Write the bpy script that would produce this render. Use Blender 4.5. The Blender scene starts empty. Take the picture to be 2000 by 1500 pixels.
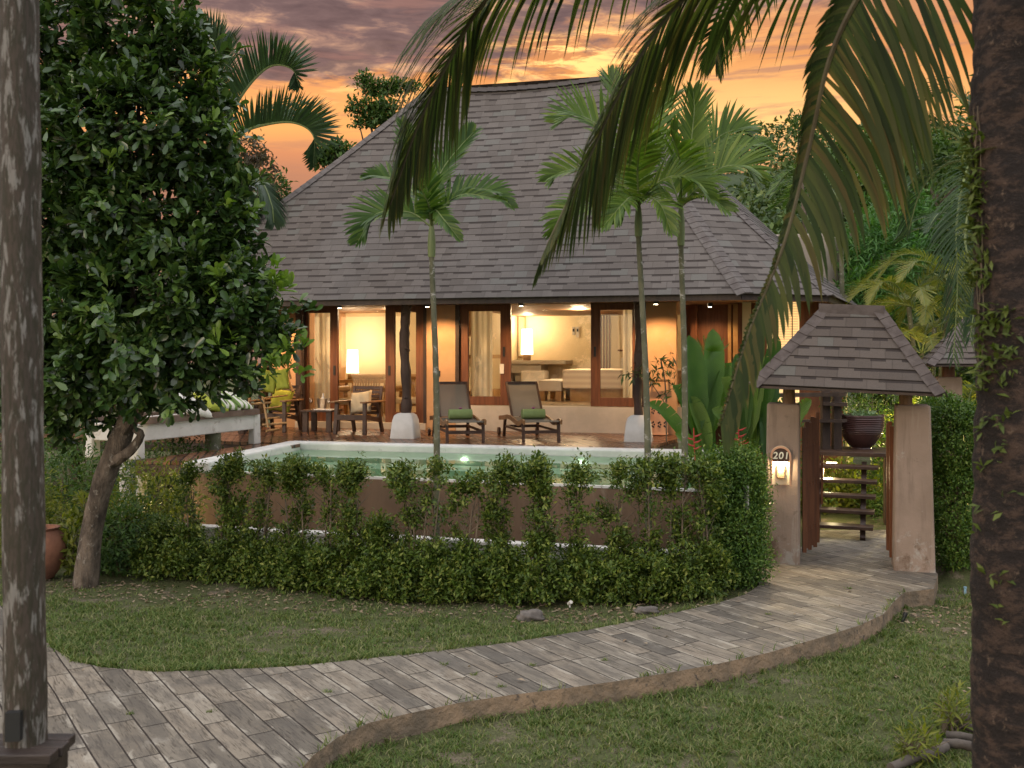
import bpy, bmesh, math, random
import numpy as np
from mathutils import Vector, Matrix
random.seed(7)
rng = np.random.default_rng(11)
SC = bpy.context.scene
COL = SC.collection
R = math.radians
CH = 2.53            # camera height above the path
F = 2000.0

# ------------------------------------------------------------------ camera
cam_d = bpy.data.cameras.new('camera'); cam = bpy.data.objects.new('camera', cam_d); COL.objects.link(cam)
cam.location = (0, 0, CH); cam.rotation_euler = (R(90), 0, 0)
cam_d.sensor_width = 36; cam_d.lens = 36; cam_d.shift_y = -0.03
cam_d.clip_start = 0.1; cam_d.clip_end = 3000
cam_d.dof.use_dof = True; cam_d.dof.focus_distance = 14.5; cam_d.dof.aperture_fstop = 4.0
SC.camera = cam
SC.view_settings.view_transform = 'Standard'; SC.view_settings.look = 'None'
SC.view_settings.exposure = 0.42; SC.view_settings.gamma = 1.0
SC.cycles.max_bounces = 8; SC.cycles.transparent_max_bounces = 16
SC.cycles.caustics_reflective = False; SC.cycles.caustics_refractive = False
SC.cycles.sample_clamp_indirect = 4.0

# ------------------------------------------------------------------ node helper
class NT:
    def __init__(s, nt): s.nt = nt; s.N = nt.nodes; s.L = nt.links; s.N.clear()
    def put(s, sock, v):
        if isinstance(v, bpy.types.NodeSocket): s.L.new(v, sock)
        elif v is not None:
            if sock.type == 'RGBA' and not hasattr(v, '__len__'): v = (v, v, v, 1)
            elif sock.type == 'RGBA' and len(v) == 3: v = (*v, 1)
            sock.default_value = v
    def n(s, t, ins=None, **kw):
        nd = s.N.new(t)
        for k, v in kw.items(): setattr(nd, k, v)
        for k, v in (ins or {}).items(): s.put(nd.inputs[k], v)
        return nd
    def m(s, op, a, b=None, c=None, clamp=False):
        nd = s.N.new('ShaderNodeMath'); nd.operation = op; nd.use_clamp = clamp
        s.put(nd.inputs[0], a)
        if b is not None: s.put(nd.inputs[1], b)
        if c is not None: s.put(nd.inputs[2], c)
        return nd.outputs[0]
    def ss(s, v, lo, hi, a=0.0, b=1.0):
        nd = s.N.new('ShaderNodeMapRange'); nd.interpolation_type = 'SMOOTHSTEP'
        s.put(nd.inputs[0], v); s.put(nd.inputs[1], lo); s.put(nd.inputs[2], hi); s.put(nd.inputs[3], a); s.put(nd.inputs[4], b)
        return nd.outputs[0]
    def mix(s, f, a, b, mode='MIX'):
        nd = s.N.new('ShaderNodeMix'); nd.data_type = 'RGBA'; nd.blend_type = mode
        s.put(nd.inputs[0], f); s.put(nd.inputs[6], a); s.put(nd.inputs[7], b)
        return nd.outputs[2]
    def ramp(s, f, stops, interp='LINEAR'):
        nd = s.N.new('ShaderNodeValToRGB'); nd.color_ramp.interpolation = interp
        e = nd.color_ramp.elements
        while len(e) < len(stops): e.new(0.5)
        for el, (p, c) in zip(e, stops):
            el.position = p; el.color = (*c, 1) if len(c) == 3 else c
        s.put(nd.inputs[0], f); return nd.outputs[0]
    def noise(s, vec, scale, detail=4, rough=0.55, dist=0.0):
        nd = s.n('ShaderNodeTexNoise', {'Vector': vec, 'Scale': scale, 'Detail': detail, 'Roughness': rough, 'Distortion': dist})
        return nd.outputs[0]
    def comb(s, x, y, z=0.0):
        return s.n('ShaderNodeCombineXYZ', {0: x, 1: y, 2: z}).outputs[0]

# ------------------------------------------------------------------ world: sunset sky with cloud bands
W = bpy.data.worlds.new('World'); SC.world = W; W.use_nodes = True
w = NT(W.node_tree)
tc = w.n('ShaderNodeTexCoord').outputs['Generated']
sx = w.n('ShaderNodeSeparateXYZ', {0: tc}); X, Y, Z = sx.outputs
az = w.m('ARCTAN2', X, Y); el = w.m('ARCSINE', Z)
wv = w.noise(w.comb(w.m('MULTIPLY', az, 3.0), w.m('MULTIPLY', el, 9.0)), 1.0, 3)
elw = w.m('ADD', el, w.m('MULTIPLY', w.m('SUBTRACT', wv, 0.5), 0.05))
base = w.ramp(w.m('MULTIPLY', elw, 2.0), [
    (0.0, (.30, .17, .14)), (.30, (.38, .19, .13)), (.37, (.62, .26, .13)), (.42, (.90, .42, .14)), (.48, (.86, .38, .14)),
    (.54, (.66, .27, .10)), (.60, (.60, .27, .13)), (.68, (.50, .26, .17)), (.80, (.36, .25, .22)), (1.0, (.40, .38, .45))])
def blob(a0, e0, ra, re):
    da = w.m('DIVIDE', w.m('SUBTRACT', az, a0), ra); de = w.m('DIVIDE', w.m('SUBTRACT', el, e0), re)
    r2 = w.m('ADD', w.m('MULTIPLY', da, da), w.m('MULTIPLY', de, de))
    return w.m('POWER', 2.718, w.m('MULTIPLY', r2, -1.0))
# yellow afterglow low on the right and a bright break in the middle
base = w.mix(w.m('MULTIPLY', blob(.24, .215, .15, .045), .80, None, True), base, (1.0, .62, .25))
base = w.mix(w.m('MULTIPLY', blob(.26, .155, .2, .016), .75), base, (.42, .20, .13))
# thin bright streaks
n1 = w.noise(w.comb(w.m('MULTIPLY', az, 15.0), w.m('MULTIPLY', el, 75.0), 3.1), 1.0, 9, .66, .7)
st = w.m('MULTIPLY', w.ss(n1, .46, .60), w.m('ADD', w.m('MULTIPLY', blob(.06, .285, .13, .026), 1.3), w.m('ADD', w.m('MULTIPLY', blob(-.13, .262, .17, .022), .75), w.m('MULTIPLY', blob(.2, .33, .12, .02), .5))))
base = w.mix(w.m('MINIMUM', st, 1.0), base, (1.35, .74, .27))
# grey-violet cloud bank, thicker towards the upper left, broken into bands
n2 = w.noise(w.comb(w.m('MULTIPLY', az, 5.5), w.m('MULTIPLY', el, 26.0), 7.7), 1.0, 8, .6, .5)
bias = w.m('ADD', w.m('MULTIPLY', w.m('SUBTRACT', el, .285), 3.4), w.m('MULTIPLY', az, -.50))
cl = w.ss(w.m('ADD', n2, bias), .48, .60)
n3 = w.noise(w.comb(w.m('MULTIPLY', az, 16.0), w.m('MULTIPLY', el, 60.0), 1.3), 1.0, 6, .6, .4)
dark = w.ramp(n3, [(.32, (.085, .064, .082)), (.50, (.155, .110, .125)), (.60, (.34, .21, .18)), (.70, (.72, .42, .26))])
base = w.mix(w.m('MULTIPLY', cl, .92), base, dark)
n4 = w.noise(w.comb(w.m('MULTIPLY', az, 8.0), w.m('MULTIPLY', el, 70.0), 9.3), 1.0, 6, .6, .3)
base = w.mix(w.m('MULTIPLY', w.ss(n4, .50, .64), w.ss(el, .16, .26, .12, .60)), base, (.32, .17, .15))
# the rest of the dome: a clear evening sky behind the camera and overhead
sky = w.n('ShaderNodeTexSky', sky_type='NISHITA'); sky.sun_disc = False
sky.sun_elevation = R(14); sky.sun_rotation = R(-138); sky.altitude = 20
dome = w.mix(1.0, w.ramp(w.ss(Z, -.1, 1.0), [(0, (.36, .35, .36)), (.30, (.74, .73, .75)), (.6, (1.15, 1.13, 1.16)), (1, (1.50, 1.48, 1.52))]),
             w.mix(1.0, sky.outputs[0], (.05, .05, .05), 'MULTIPLY'), 'ADD')
front = w.m('MULTIPLY', w.ss(Y, .15, .6), w.ss(el, .75, .40))
full = w.mix(front, dome, w.mix(1.0, base, (.93, .88, .80), 'MULTIPLY'))
full = w.mix(w.ss(Z, -.06, 0.0), (.05, .05, .045), full)
bg = w.n('ShaderNodeBackground', {'Color': full, 'Strength': 1.05})
w.L.new(bg.outputs[0], w.n('ShaderNodeOutputWorld').inputs[0])
W.cycles.sampling_method = 'MANUAL'; W.cycles.sample_map_resolution = 512

sun_d = bpy.data.lights.new('sun', 'SUN'); sun_d.energy = 0.55; sun_d.angle = R(12); sun_d.color = (1.0, .80, .62)  # added soft fill from behind the camera; the sunset glows ahead
sun = bpy.data.objects.new('sun', sun_d); COL.objects.link(sun)
sun.location = (-20, -10, 30)
sun.rotation_euler = Vector((0.647, 0.72, -0.245)).to_track_quat('-Z', 'Y').to_euler()

# ------------------------------------------------------------------ geometry helpers
def P(px, py, d): return Vector(((px - 1000) / F * d, d, CH + (690 - py) * d / F))
def G(px, py, z=0.0):
    d = (CH - z) * F / (py - 690); return Vector(((px - 1000) / F * d, d, z))
def V(*a): return Vector(a)
def tag(o, label=None, cat=None, group=None, kind=None):
    if label: o['label'] = label
    if cat: o['category'] = cat
    if group: o['group'] = group
    if kind: o['kind'] = kind
    return o
def wl(o):
    v = Vector((0, 0, 0))
    while o is not None: v += o.location; o = o.parent
    return v
def thing(name, label, cat, loc=(0, 0, 0), rz=0.0, group=None):
    o = bpy.data.objects.new(name, None); COL.objects.link(o); o.empty_display_size = .1
    o.location = loc; o.rotation_euler = (0, 0, rz); return tag(o, label, cat, group)
def place(o, loc, rz=0.0): o.location = loc; o.rotation_euler = (0, 0, rz); return o
def copy_tree(o, parent=None):
    c = o.copy(); COL.objects.link(c); c.parent = parent
    for ch in [x for x in COL.objects if x.parent == o]: copy_tree(ch, c)
    return c
class MB:
    def __init__(s): s.v = []; s.f = []; s.uv = []; s.mi = []; s.cur = 0
    def add(s, vs, fs, uvs=None):
        b = len(s.v); s.v += [tuple(x) for x in vs]
        for i, f in enumerate(fs):
            s.f.append([b + k for k in f]); s.mi.append(s.cur)
            s.uv.append(uvs[i] if uvs else [(0, 0)] * len(f))
    def box(s, c, size, rz=0.0, m=None, taper=1.0):
        hx, hy, hz = size[0] / 2, size[1] / 2, size[2] / 2
        M = m if m is not None else Matrix.Rotation(rz, 3, 'Z'); c = Vector(c)
        vs = []
        for z in (-hz, hz):
            k = 1.0 if z < 0 else taper
            for x, y in ((-hx, -hy), (hx, -hy), (hx, hy), (-hx, hy)): vs.append(c + M @ Vector((x * k, y * k, z)))
        s.add(vs, [(3, 2, 1, 0), (4, 5, 6, 7), (0, 1, 5, 4), (1, 2, 6, 5), (2, 3, 7, 6), (3, 0, 4, 7)])
    def bar(s, a, b, wd, h, up=(0, 0, 1)):
        a, b = Vector(a), Vector(b); d = (b - a); L = d.length; d.normalize()
        x = d.cross(Vector(up))
        if x.length < 1e-4: x = Vector((1, 0, 0))
        x.normalize(); y = x.cross(d)
        M = Matrix((x, y, d)).transposed(); s.box((a + b) / 2, (wd, h, L), m=M)
    def tube(s, pts, rad, n=8, cap=True, wob=0.0):
        pts = [Vector(p) for p in pts]; k = len(pts)
        if not hasattr(rad, '__len__'): rad = [rad] * k
        vs = []; ref = Vector((0, 0, 1))
        for i, p in enumerate(pts):
            t = (pts[min(i + 1, k - 1)] - pts[max(i - 1, 0)]).normalized()
            if abs(t.dot(ref)) > .95: ref = Vector((1, 0, 0)) if abs(t.x) < .9 else Vector((0, 1, 0))
            x = t.cross(ref).normalized(); y = x.cross(t); ref = y if abs(t.dot(y)) < .9 else ref
            for j in range(n):
                a = 2 * math.pi * j / n; r = rad[i] * (1 + wob * random.uniform(-1, 1))
                vs.append(p + x * (math.cos(a) * r) + y * (math.sin(a) * r))
        fs = [(i * n + j, i * n + (j + 1) % n, (i + 1) * n + (j + 1) % n, (i + 1) * n + j) for i in range(k - 1) for j in range(n)]
        if cap: fs += [tuple(range(n))[::-1], tuple((k - 1) * n + j for j in range(n))]
        s.add(vs, fs)
    def lathe(s, prof, c=(0, 0, 0), n=24):
        c = Vector(c); vs = []
        for r, z in prof:
            for j in range(n):
                a = 2 * math.pi * j / n; vs.append(c + Vector((r * math.cos(a), r * math.sin(a), z)))
        k = len(prof)
        fs = [(i * n + j, i * n + (j + 1) % n, (i + 1) * n + (j + 1) % n, (i + 1) * n + j) for i in range(k - 1) for j in range(n)]
        if prof[0][0] > 1e-4: fs.append(tuple(range(n))[::-1])
        if prof[-1][0] > 1e-4: fs.append(tuple((k - 1) * n + j for j in range(n)))
        s.add(vs, fs)
    def prism(s, poly, z0, z1):
        n = len(poly); vs = [(p[0], p[1], z0) for p in poly] + [(p[0], p[1], z1) for p in poly]
        s.add(vs, [tuple(range(n))[::-1], tuple(range(n, 2 * n))] + [(i, (i + 1) % n, n + (i + 1) % n, n + i) for i in range(n)])
    def quad(s, a, b, c, d): s.add([a, b, c, d], [(0, 1, 2, 3)])
    def build(s, name, mat, parent=None, smooth=False, bevel=0.0, local=False):
        me = bpy.data.meshes.new(name)
        off = Vector((0, 0, 0)) if (parent is None or local) else wl(parent)
        me.from_pydata([(v[0] - off.x, v[1] - off.y, v[2] - off.z) for v in s.v], [], s.f)
        uvl = me.uv_layers.new(name='UVMap')
        flat = [c for f in s.uv for u in f for c in u]
        if len(flat) == len(uvl.data) * 2: uvl.data.foreach_set('uv', flat)
        mats = mat if isinstance(mat, (list, tuple)) else [mat]
        for m_ in mats: me.materials.append(m_)
        if len(mats) > 1: me.polygons.foreach_set('material_index', s.mi)
        me.update()
        o = bpy.data.objects.new(name, me); COL.objects.link(o)
        if parent is not None: o.parent = parent
        bm = bmesh.new(); bm.from_mesh(me); bmesh.ops.recalc_face_normals(bm, faces=bm.faces)
        if smooth:
            for f in bm.faces: f.smooth = True
            for e in bm.edges:
                if len(e.link_faces) == 2 and e.calc_face_angle(0) > R(40): e.smooth = False
        bm.to_mesh(me); bm.free()
        if bevel > 0:
            b = o.modifiers.new('bevel', 'BEVEL'); b.width = bevel; b.segments = 2; b.limit_method = 'ANGLE'; b.angle_limit = R(40)
        return o
def spline(pts, n):
    pts = [Vector(p) for p in pts]; P_ = [pts[0] * 2 - pts[1]] + pts + [pts[-1] * 2 - pts[-2]]; out = []
    segs = len(pts) - 1
    for i in range(n):
        u = i / (n - 1) * segs; k = min(int(u), segs - 1); t = u - k
        a, b, c, d = P_[k:k + 4]
        out.append(.5 * ((2 * b) + (c - a) * t + (2 * a - 5 * b + 4 * c - d) * t * t + (3 * b - a - 3 * c + d) * t ** 3))
    return out

def np_mesh(name, verts, faces, mat, parent=None, nv=3):
    """verts (N,3) in world space, faces (M,nv)"""
    me = bpy.data.meshes.new(name)
    if parent is not None: verts = verts - np.array(wl(parent))
    me.vertices.add(len(verts)); me.vertices.foreach_set('co', verts.astype(np.float32).ravel())
    M = len(faces); me.loops.add(M * nv); me.loops.foreach_set('vertex_index', faces.astype(np.int32).ravel())
    me.polygons.add(M); me.polygons.foreach_set('loop_start', np.arange(0, M * nv, nv, dtype=np.int32))
    me.polygons.foreach_set('loop_total', np.full(M, nv, dtype=np.int32))
    me.materials.append(mat); me.update(calc_edges=True)
    o = bpy.data.objects.new(name, me); COL.objects.link(o)
    if parent is not None: o.parent = parent
    return o
def nrm(a): return a / np.maximum(np.linalg.norm(a, axis=1, keepdims=True), 1e-6)
def leaf_mesh(name, pos, ax, nn, L, Wd, mat, parent=None, fold=.25, wide=.55, curl=.0):
    """folded leaves: base, left, right, rib, tip"""
    ax = nrm(ax); sd = nrm(np.cross(ax, nn)); up = np.cross(sd, ax)
    L = L[:, None]; Wd = Wd[:, None]
    b = pos; rib = pos + ax * L * wide - up * Wd * fold * .5 + up * L * curl * .3
    l = pos + ax * L * wide + sd * Wd * .5 + up * Wd * fold * .5; r = pos + ax * L * wide - sd * Wd * .5 + up * Wd * fold * .5
    t = pos + ax * L - up * L * (.12 + curl)
    n = len(pos); vs = np.stack([b, l, rib, r, t], 1).reshape(-1, 3); k = np.arange(n)[:, None] * 5
    fs = np.stack([k + [0, 3, 2], k + [0, 2, 1], k + [4, 1, 2], k + [4, 2, 3]], 1).reshape(-1, 3)
    return np_mesh(name, vs, fs, mat, parent)
def round_leaf(name, pos, ax, nn, L, Wd, mat, parent=None, fold=.2, curl=.12):
    """obovate leaves with a rounded tip and a bent midrib"""
    ax = nrm(ax); sd = nrm(np.cross(ax, nn)); up = np.cross(sd, ax); L = L[:, None]; Wd = Wd[:, None]
    q = lambda t, s_, h: pos + ax * L * t + sd * Wd * s_ + up * (Wd * fold * abs(s_) * 1.4 - L * curl * t * t + h)
    vs = np.stack([q(0, 0, 0), q(.38, .34, 0), q(.74, .5, 0), q(.97, .2, 0), q(.97, -.2, 0), q(.74, -.5, 0), q(.38, -.34, 0), q(.4, 0, 0), q(.76, 0, 0)], 1).reshape(-1, 3)
    k = np.arange(len(pos))[:, None] * 9
    fs = np.stack([k + list(f) for f in ((0, 7, 1), (0, 6, 7), (1, 7, 8), (1, 8, 2), (7, 6, 5), (7, 5, 8), (2, 8, 3), (3, 8, 4), (4, 8, 5))], 1).reshape(-1, 3)
    return np_mesh(name, vs, fs, mat, parent)
def diamond_mesh(name, pos, ax, nn, L, Wd, mat, parent=None):
    ax = nrm(ax); sd = nrm(np.cross(ax, nn)); up = np.cross(sd, ax); L = L[:, None]; Wd = Wd[:, None]
    vs = np.stack([pos, pos + ax * L * .5 + sd * Wd * .5 + up * Wd * .15, pos + ax * L - up * L * .1, pos + ax * L * .5 - sd * Wd * .5 + up * Wd * .15], 1).reshape(-1, 3)
    k = np.arange(len(pos))[:, None] * 4
    fs = np.stack([k + [0, 3, 2], k + [0, 2, 1]], 1).reshape(-1, 3)
    return np_mesh(name, vs, fs, mat, parent)
def ell_points(ells, n, shell=.55):
    """points spread in the outer part of ellipsoids; ells rows: cx,cy,cz,rx,ry,rz"""
    E = np.array(ells, float); vol = (E[:, 3] * E[:, 4] + E[:, 4] * E[:, 5] + E[:, 3] * E[:, 5]); idx = rng.choice(len(E), n, p=vol / vol.sum())
    d = nrm(rng.normal(size=(n, 3))); r = rng.uniform(shell, 1.03, n)[:, None] ** .6
    rr = E[idx, 3:6]; p = E[idx, :3] + d * r * rr
    return p, nrm(d / rr), E
def cull_inside(p, nn, E, k=.72):
    keep = np.ones(len(p), bool)
    for e in E:
        q = ((p - e[:3]) / (e[3:6] * k)); keep &= (q ** 2).sum(1) > 1.0
    return p[keep], nn[keep]
def rosettes(p, nn, per, L, W, spread=.5, jit=.0, up=.25, lay=1.0):
    """leaves fanned round each twig tip"""
    m = len(p); P0 = np.repeat(p, per, 0); N0 = np.repeat(nn, per, 0); k = m * per
    ax = nrm(N0 * lay * rng.uniform(.3, 1.2, (k, 1)) + nrm(rng.normal(size=(k, 3))) * spread * 1.6 + np.array([0, 0, up]))
    nl = nrm(N0 * .5 + np.array([0, 0, .8]) + rng.normal(size=(k, 3)) * .3)
    P0 = P0 + rng.normal(size=(k, 3)) * jit
    s = rng.uniform(.6, 1.15, k)
    return P0, ax, nl, L * s, W * s * rng.uniform(.8, 1.15, k)

# ------------------------------------------------------------------ materials
def mat(name, col, rough=.6, spec=.4, metal=0.0, emit=None, es=0.0):
    m = bpy.data.materials.new(name); m.use_nodes = True; t = NT(m.node_tree)
    p = t.n('ShaderNodeBsdfPrincipled', {'Roughness': rough, 'Metallic': metal, 'Specular IOR Level': spec})
    t.put(p.inputs['Base Color'], col)
    if emit: t.put(p.inputs['Emission Color'], emit); p.inputs['Emission Strength'].default_value = es
    o = t.n('ShaderNodeOutputMaterial'); t.L.new(p.outputs[0], o.inputs[0]); m['p'] = 1
    return m, t, p, o
def noisy(name, c1, c2, scale=3.0, rough=.7, bump=.3, bscale=30, stretch=(1, 1, 1), spec=.3, detail=6, c3=None, bdist=.01, metal=0.0, s3=.8):
    m, t, p, o = mat(name, c1, rough, spec, metal)
    co = t.n('ShaderNodeTexCoord').outputs['Object']
    mp = t.n('ShaderNodeMapping', {'Vector': co, 'Scale': stretch}).outputs[0]
    f = t.noise(mp, scale, detail, .6); c = t.mix(t.ss(f, .35, .65), c1, c2)
    if c3: c = t.mix(t.ss(t.noise(mp, scale * s3 + 1.7, 7, .7, .6), .56, .68), c, c3)
    t.put(p.inputs['Base Color'], c)
    b = t.n('ShaderNodeBump', {'Height': t.noise(mp, bscale, 5, .6), 'Strength': bump, 'Distance': bdist})
    t.L.new(b.outputs[0], p.inputs['Normal']); return m
def leafmat(name, cols, rough=.45, trans=.3, nscale=1.2, spec=.22, tint=None):
    m = bpy.data.materials.new(name); m.use_nodes = True; t = NT(m.node_tree)
    geo = t.n('ShaderNodeNewGeometry'); co = geo.outputs['Position']; rnd = geo.outputs['Random Per Island']
    f = t.m('ADD', t.m('MULTIPLY', rnd, .75), t.m('MULTIPLY', t.noise(co, nscale, 3), .5)); f = t.m('SUBTRACT', f, .1)
    st = [(i / (len(cols) - 1), c) for i, c in enumerate(cols)]
    c = t.ramp(f, st)
    p = t.n('ShaderNodeBsdfPrincipled', {'Base Color': c, 'Roughness': rough, 'Specular IOR Level': spec})
    tr = t.n('ShaderNodeBsdfTranslucent', {'Color': t.mix(1.0, c, tint or (1.3, 1.5, .5), 'MULTIPLY')})
    mx = t.n('ShaderNodeMixShader', {0: trans}); t.L.new(p.outputs[0], mx.inputs[1]); t.L.new(tr.outputs[0], mx.inputs[2])
    t.L.new(mx.outputs[0], t.n('ShaderNodeOutputMaterial').inputs[0]); return m
def planks(name, cols, lw, ll, ang, rough=.5, mort=.035, grain=1.0, bump=.5, cg=(.03, .025, .02), stain=None, spec=.3, zoff=0):
    """boards in world XY at angle ang (direction boards run)"""
    m, t, p, o = mat(name, cols[0], rough, spec)
    co = t.n('ShaderNodeNewGeometry').outputs['Position']
    mp = t.n('ShaderNodeMapping', {'Vector': co, 'Rotation': (0, 0, -ang)}).outputs[0]
    wob = t.noise(mp, .7, 2); s = t.n('ShaderNodeSeparateXYZ', {0: mp})
    u = t.m('DIVIDE', s.outputs[0], lw); v = t.m('DIVIDE', s.outputs[1], lw)
    v = t.m('ADD', v, t.m('MULTIPLY', t.m('SUBTRACT', wob, .5), .18))
    row = t.m('FLOOR', v); rr = t.n('ShaderNodeTexWhiteNoise', {'W': row}, noise_dimensions='1D').outputs[0]
    u = t.m('ADD', u, t.m('MULTIPLY', rr, 7.3))
    uv = t.comb(u, v, 0)
    br = t.n('ShaderNodeTexBrick', {'Vector': uv, 'Color1': (0, 0, 0), 'Color2': (1, 1, 1), 'Mortar': (.5, .5, .5), 'Scale': 1.0, 'Mortar Size': mort, 'Mortar Smooth': .25, 'Brick Width': ll / lw, 'Row Height': 1.0}, offset=.0)
    cellx = t.m('FLOOR', t.m('DIVIDE', u, ll / lw)); cell = t.comb(cellx, row, 0)
    wn = t.n('ShaderNodeTexWhiteNoise', {'Vector': cell}, noise_dimensions='3D')
    c = t.ramp(wn.outputs[0], [(i / (len(cols) - 1), k) for i, k in enumerate(cols)])
    g = t.n('ShaderNodeVectorMath', {0: mp, 1: wn.outputs[1]}, operation='ADD').outputs[0]
    gs = t.n('ShaderNodeMapping', {'Vector': g, 'Scale': (2.2, 26, 1)}).outputs[0]
    gr = t.noise(gs, 1.6, 7, .65, 1.6)
    c = t.mix(t.m('MULTIPLY', t.ss(gr, .53, .60), .9 * grain), c, t.mix(1.0, c, (.35, .33, .31), 'MULTIPLY'))
    c = t.mix(t.m('MULTIPLY', t.ss(gr, .47, .36), .4 * grain), c, t.mix(1.0, c, (1.35, 1.33, 1.3), 'MULTIPLY'))
    if stain:
        c = t.mix(t.m('MULTIPLY', t.ss(t.noise(co, 1.1, 6, .65), .48, .66), .55), c, stain[0])
        c = t.mix(t.m('MULTIPLY', t.ss(t.noise(co, 2.3, 7, .7), .56, .70), .45), c, stain[1])
    if stain:
        fvv = t.m('FRACT', v); eg = t.m('ABSOLUTE', t.m('SUBTRACT', fvv, .5))
        nb_ = t.noise(t.n('ShaderNodeMapping', {'Vector': g, 'Scale': (1.6, 5.0, 1)}).outputs[0], 1.5, 6, .65, .5)
        c = t.mix(t.m('MULTIPLY', t.ss(t.m('ADD', nb_, t.m('MULTIPLY', t.m('SUBTRACT', .5, eg), .28)), .56, .68), .55), c, (.075, .064, .052))
        c = t.mix(t.m('MULTIPLY', t.ss(t.m('ADD', nb_, t.m('MULTIPLY', t.m('SUBTRACT', .25, eg), .5)), .42, .30), .70), c, (.32, .285, .228))
    c = t.mix(br.outputs['Fac'], c, cg)
    t.put(p.inputs['Base Color'], c)
    h = t.m('SUBTRACT', t.m('MULTIPLY', gr, -.25 * grain), t.m('MULTIPLY', br.outputs['Fac'], 1.0))
    b = t.n('ShaderNodeBump', {'Height': h, 'Strength': bump, 'Distance': .012}); t.L.new(b.outputs[0], p.inputs['Normal'])
    rn = t.ss(t.noise(co, 3.0, 4), .3, .7, rough * .75, min(rough * 1.25, 1)); t.put(p.inputs['Roughness'], rn)
    return m
def shingle(name, c_a=(.078, .066, .058), c_b=(.106, .091, .081), c_d=(.034, .027, .024)):
    m, t, p, o = mat(name, c_a, .9, .2)
    uv = t.n('ShaderNodeUVMap').outputs[0]; s = t.n('ShaderNodeSeparateXYZ', {0: uv}); u, v = s.outputs[0], s.outputs[1]
    row = t.m('FLOOR', v); rr = t.n('ShaderNodeTexWhiteNoise', {'W': row}, noise_dimensions='1D').outputs[0]
    u1 = t.m('ADD', u, t.m('MULTIPLY', rr, 9.1)); u2 = t.m('ADD', t.m('MULTIPLY', u, .93), t.m('MULTIPLY', rr, 21.7))
    wv_ = t.m('MULTIPLY', t.m('SUBTRACT', t.noise(t.comb(t.m('MULTIPLY', u, .6), row, 0), 1.0, 2), .5), 1.6); u1 = t.m('ADD', u1, wv_)
    c1x = t.m('FLOOR', t.m('DIVIDE', u1, 1.5)); r1 = t.n('ShaderNodeTexWhiteNoise', {'Vector': t.comb(c1x, row, 0)}, noise_dimensions='3D').outputs[0]
    br = t.n('ShaderNodeTexBrick', {'Vector': t.comb(u1, v), 'Scale': 1.0, 'Mortar Size': .035, 'Mortar Smooth': .3, 'Brick Width': 1.5, 'Row Height': 1.0}, offset=0.0)
    c2x = t.m('FLOOR', t.m('DIVIDE', u2, 1.0)); r2 = t.n('ShaderNodeTexWhiteNoise', {'Vector': t.comb(c2x, row, 5)}, noise_dimensions='3D').outputs[0]
    fv = t.m('FRACT', v)
    c = t.mix(r1, c_a, c_b)
    c = t.mix(t.m('MULTIPLY', t.m('GREATER_THAN', r1, .88), .5), c, (.092, .095, .084))
    co = t.n('ShaderNodeNewGeometry').outputs['Position']
    c = t.mix(t.m('MULTIPLY', t.ss(t.noise(co, .45, 5), .45, .65), .3), c, (.125, .115, .108))
    # cut-outs between tabs: shadow under the course above, painted dark at the course top
    tab_shadow = t.m('MULTIPLY', t.m('GREATER_THAN', r2, .50), t.m('LESS_THAN', fv, .27))
    c = t.mix(t.m('MULTIPLY', tab_shadow, .9), c, c_d)
    c = t.mix(t.m('MULTIPLY', t.m('LESS_THAN', fv, .07), .40), c, c_d)  # thin shadow line painted beneath every butt edge
    c = t.mix(t.m('MULTIPLY', br.outputs['Fac'], .30), c, c_d)
    c = t.mix(t.m('MULTIPLY', t.ss(t.noise(co, 90, 3, .7), .4, .65), .35), c, t.mix(1.0, c, (1.5, 1.5, 1.5), 'MULTIPLY'))
    st = t.noise(t.n('ShaderNodeMapping', {'Vector': co, 'Scale': (3, 3, .35)}).outputs[0], 1.0, 5)
    c = t.mix(t.m('MULTIPLY', t.ss(st, .5, .7), .25), c, (.075, .065, .06))
    t.put(p.inputs['Base Color'], c)
    h = t.m('ADD', t.m('MULTIPLY', t.noise(co, 60, 4), .3), t.m('SUBTRACT', t.m('MULTIPLY', r1, .3), t.m('ADD', t.m('MULTIPLY', br.outputs['Fac'], .4), t.m('MULTIPLY', tab_shadow, .8))))
    b = t.n('ShaderNodeBump', {'Height': h, 'Strength': .5, 'Distance': .006}); t.L.new(b.outputs[0], p.inputs['Normal'])
    return m
def glass(name, tint=(1, 1, 1), rough=0.0, f0=.06):
    m = bpy.data.materials.new(name); m.use_nodes = True; t = NT(m.node_tree)
    fr = t.n('ShaderNodeFresnel', {'IOR': 1.45}).outputs[0]
    a = t.n('ShaderNodeBsdfTransparent', {'Color': tint}); g = t.n('ShaderNodeBsdfGlossy', {'Color': (1, 1, 1), 'Roughness': rough})
    mx = t.n('ShaderNodeMixShader', {0: t.m('ADD', fr, f0 * .5, clamp=True)}); t.L.new(a.outputs[0], mx.inputs[1]); t.L.new(g.outputs[0], mx.inputs[2])
    t.L.new(mx.outputs[0], t.n('ShaderNodeOutputMaterial').inputs[0]); return m

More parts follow.
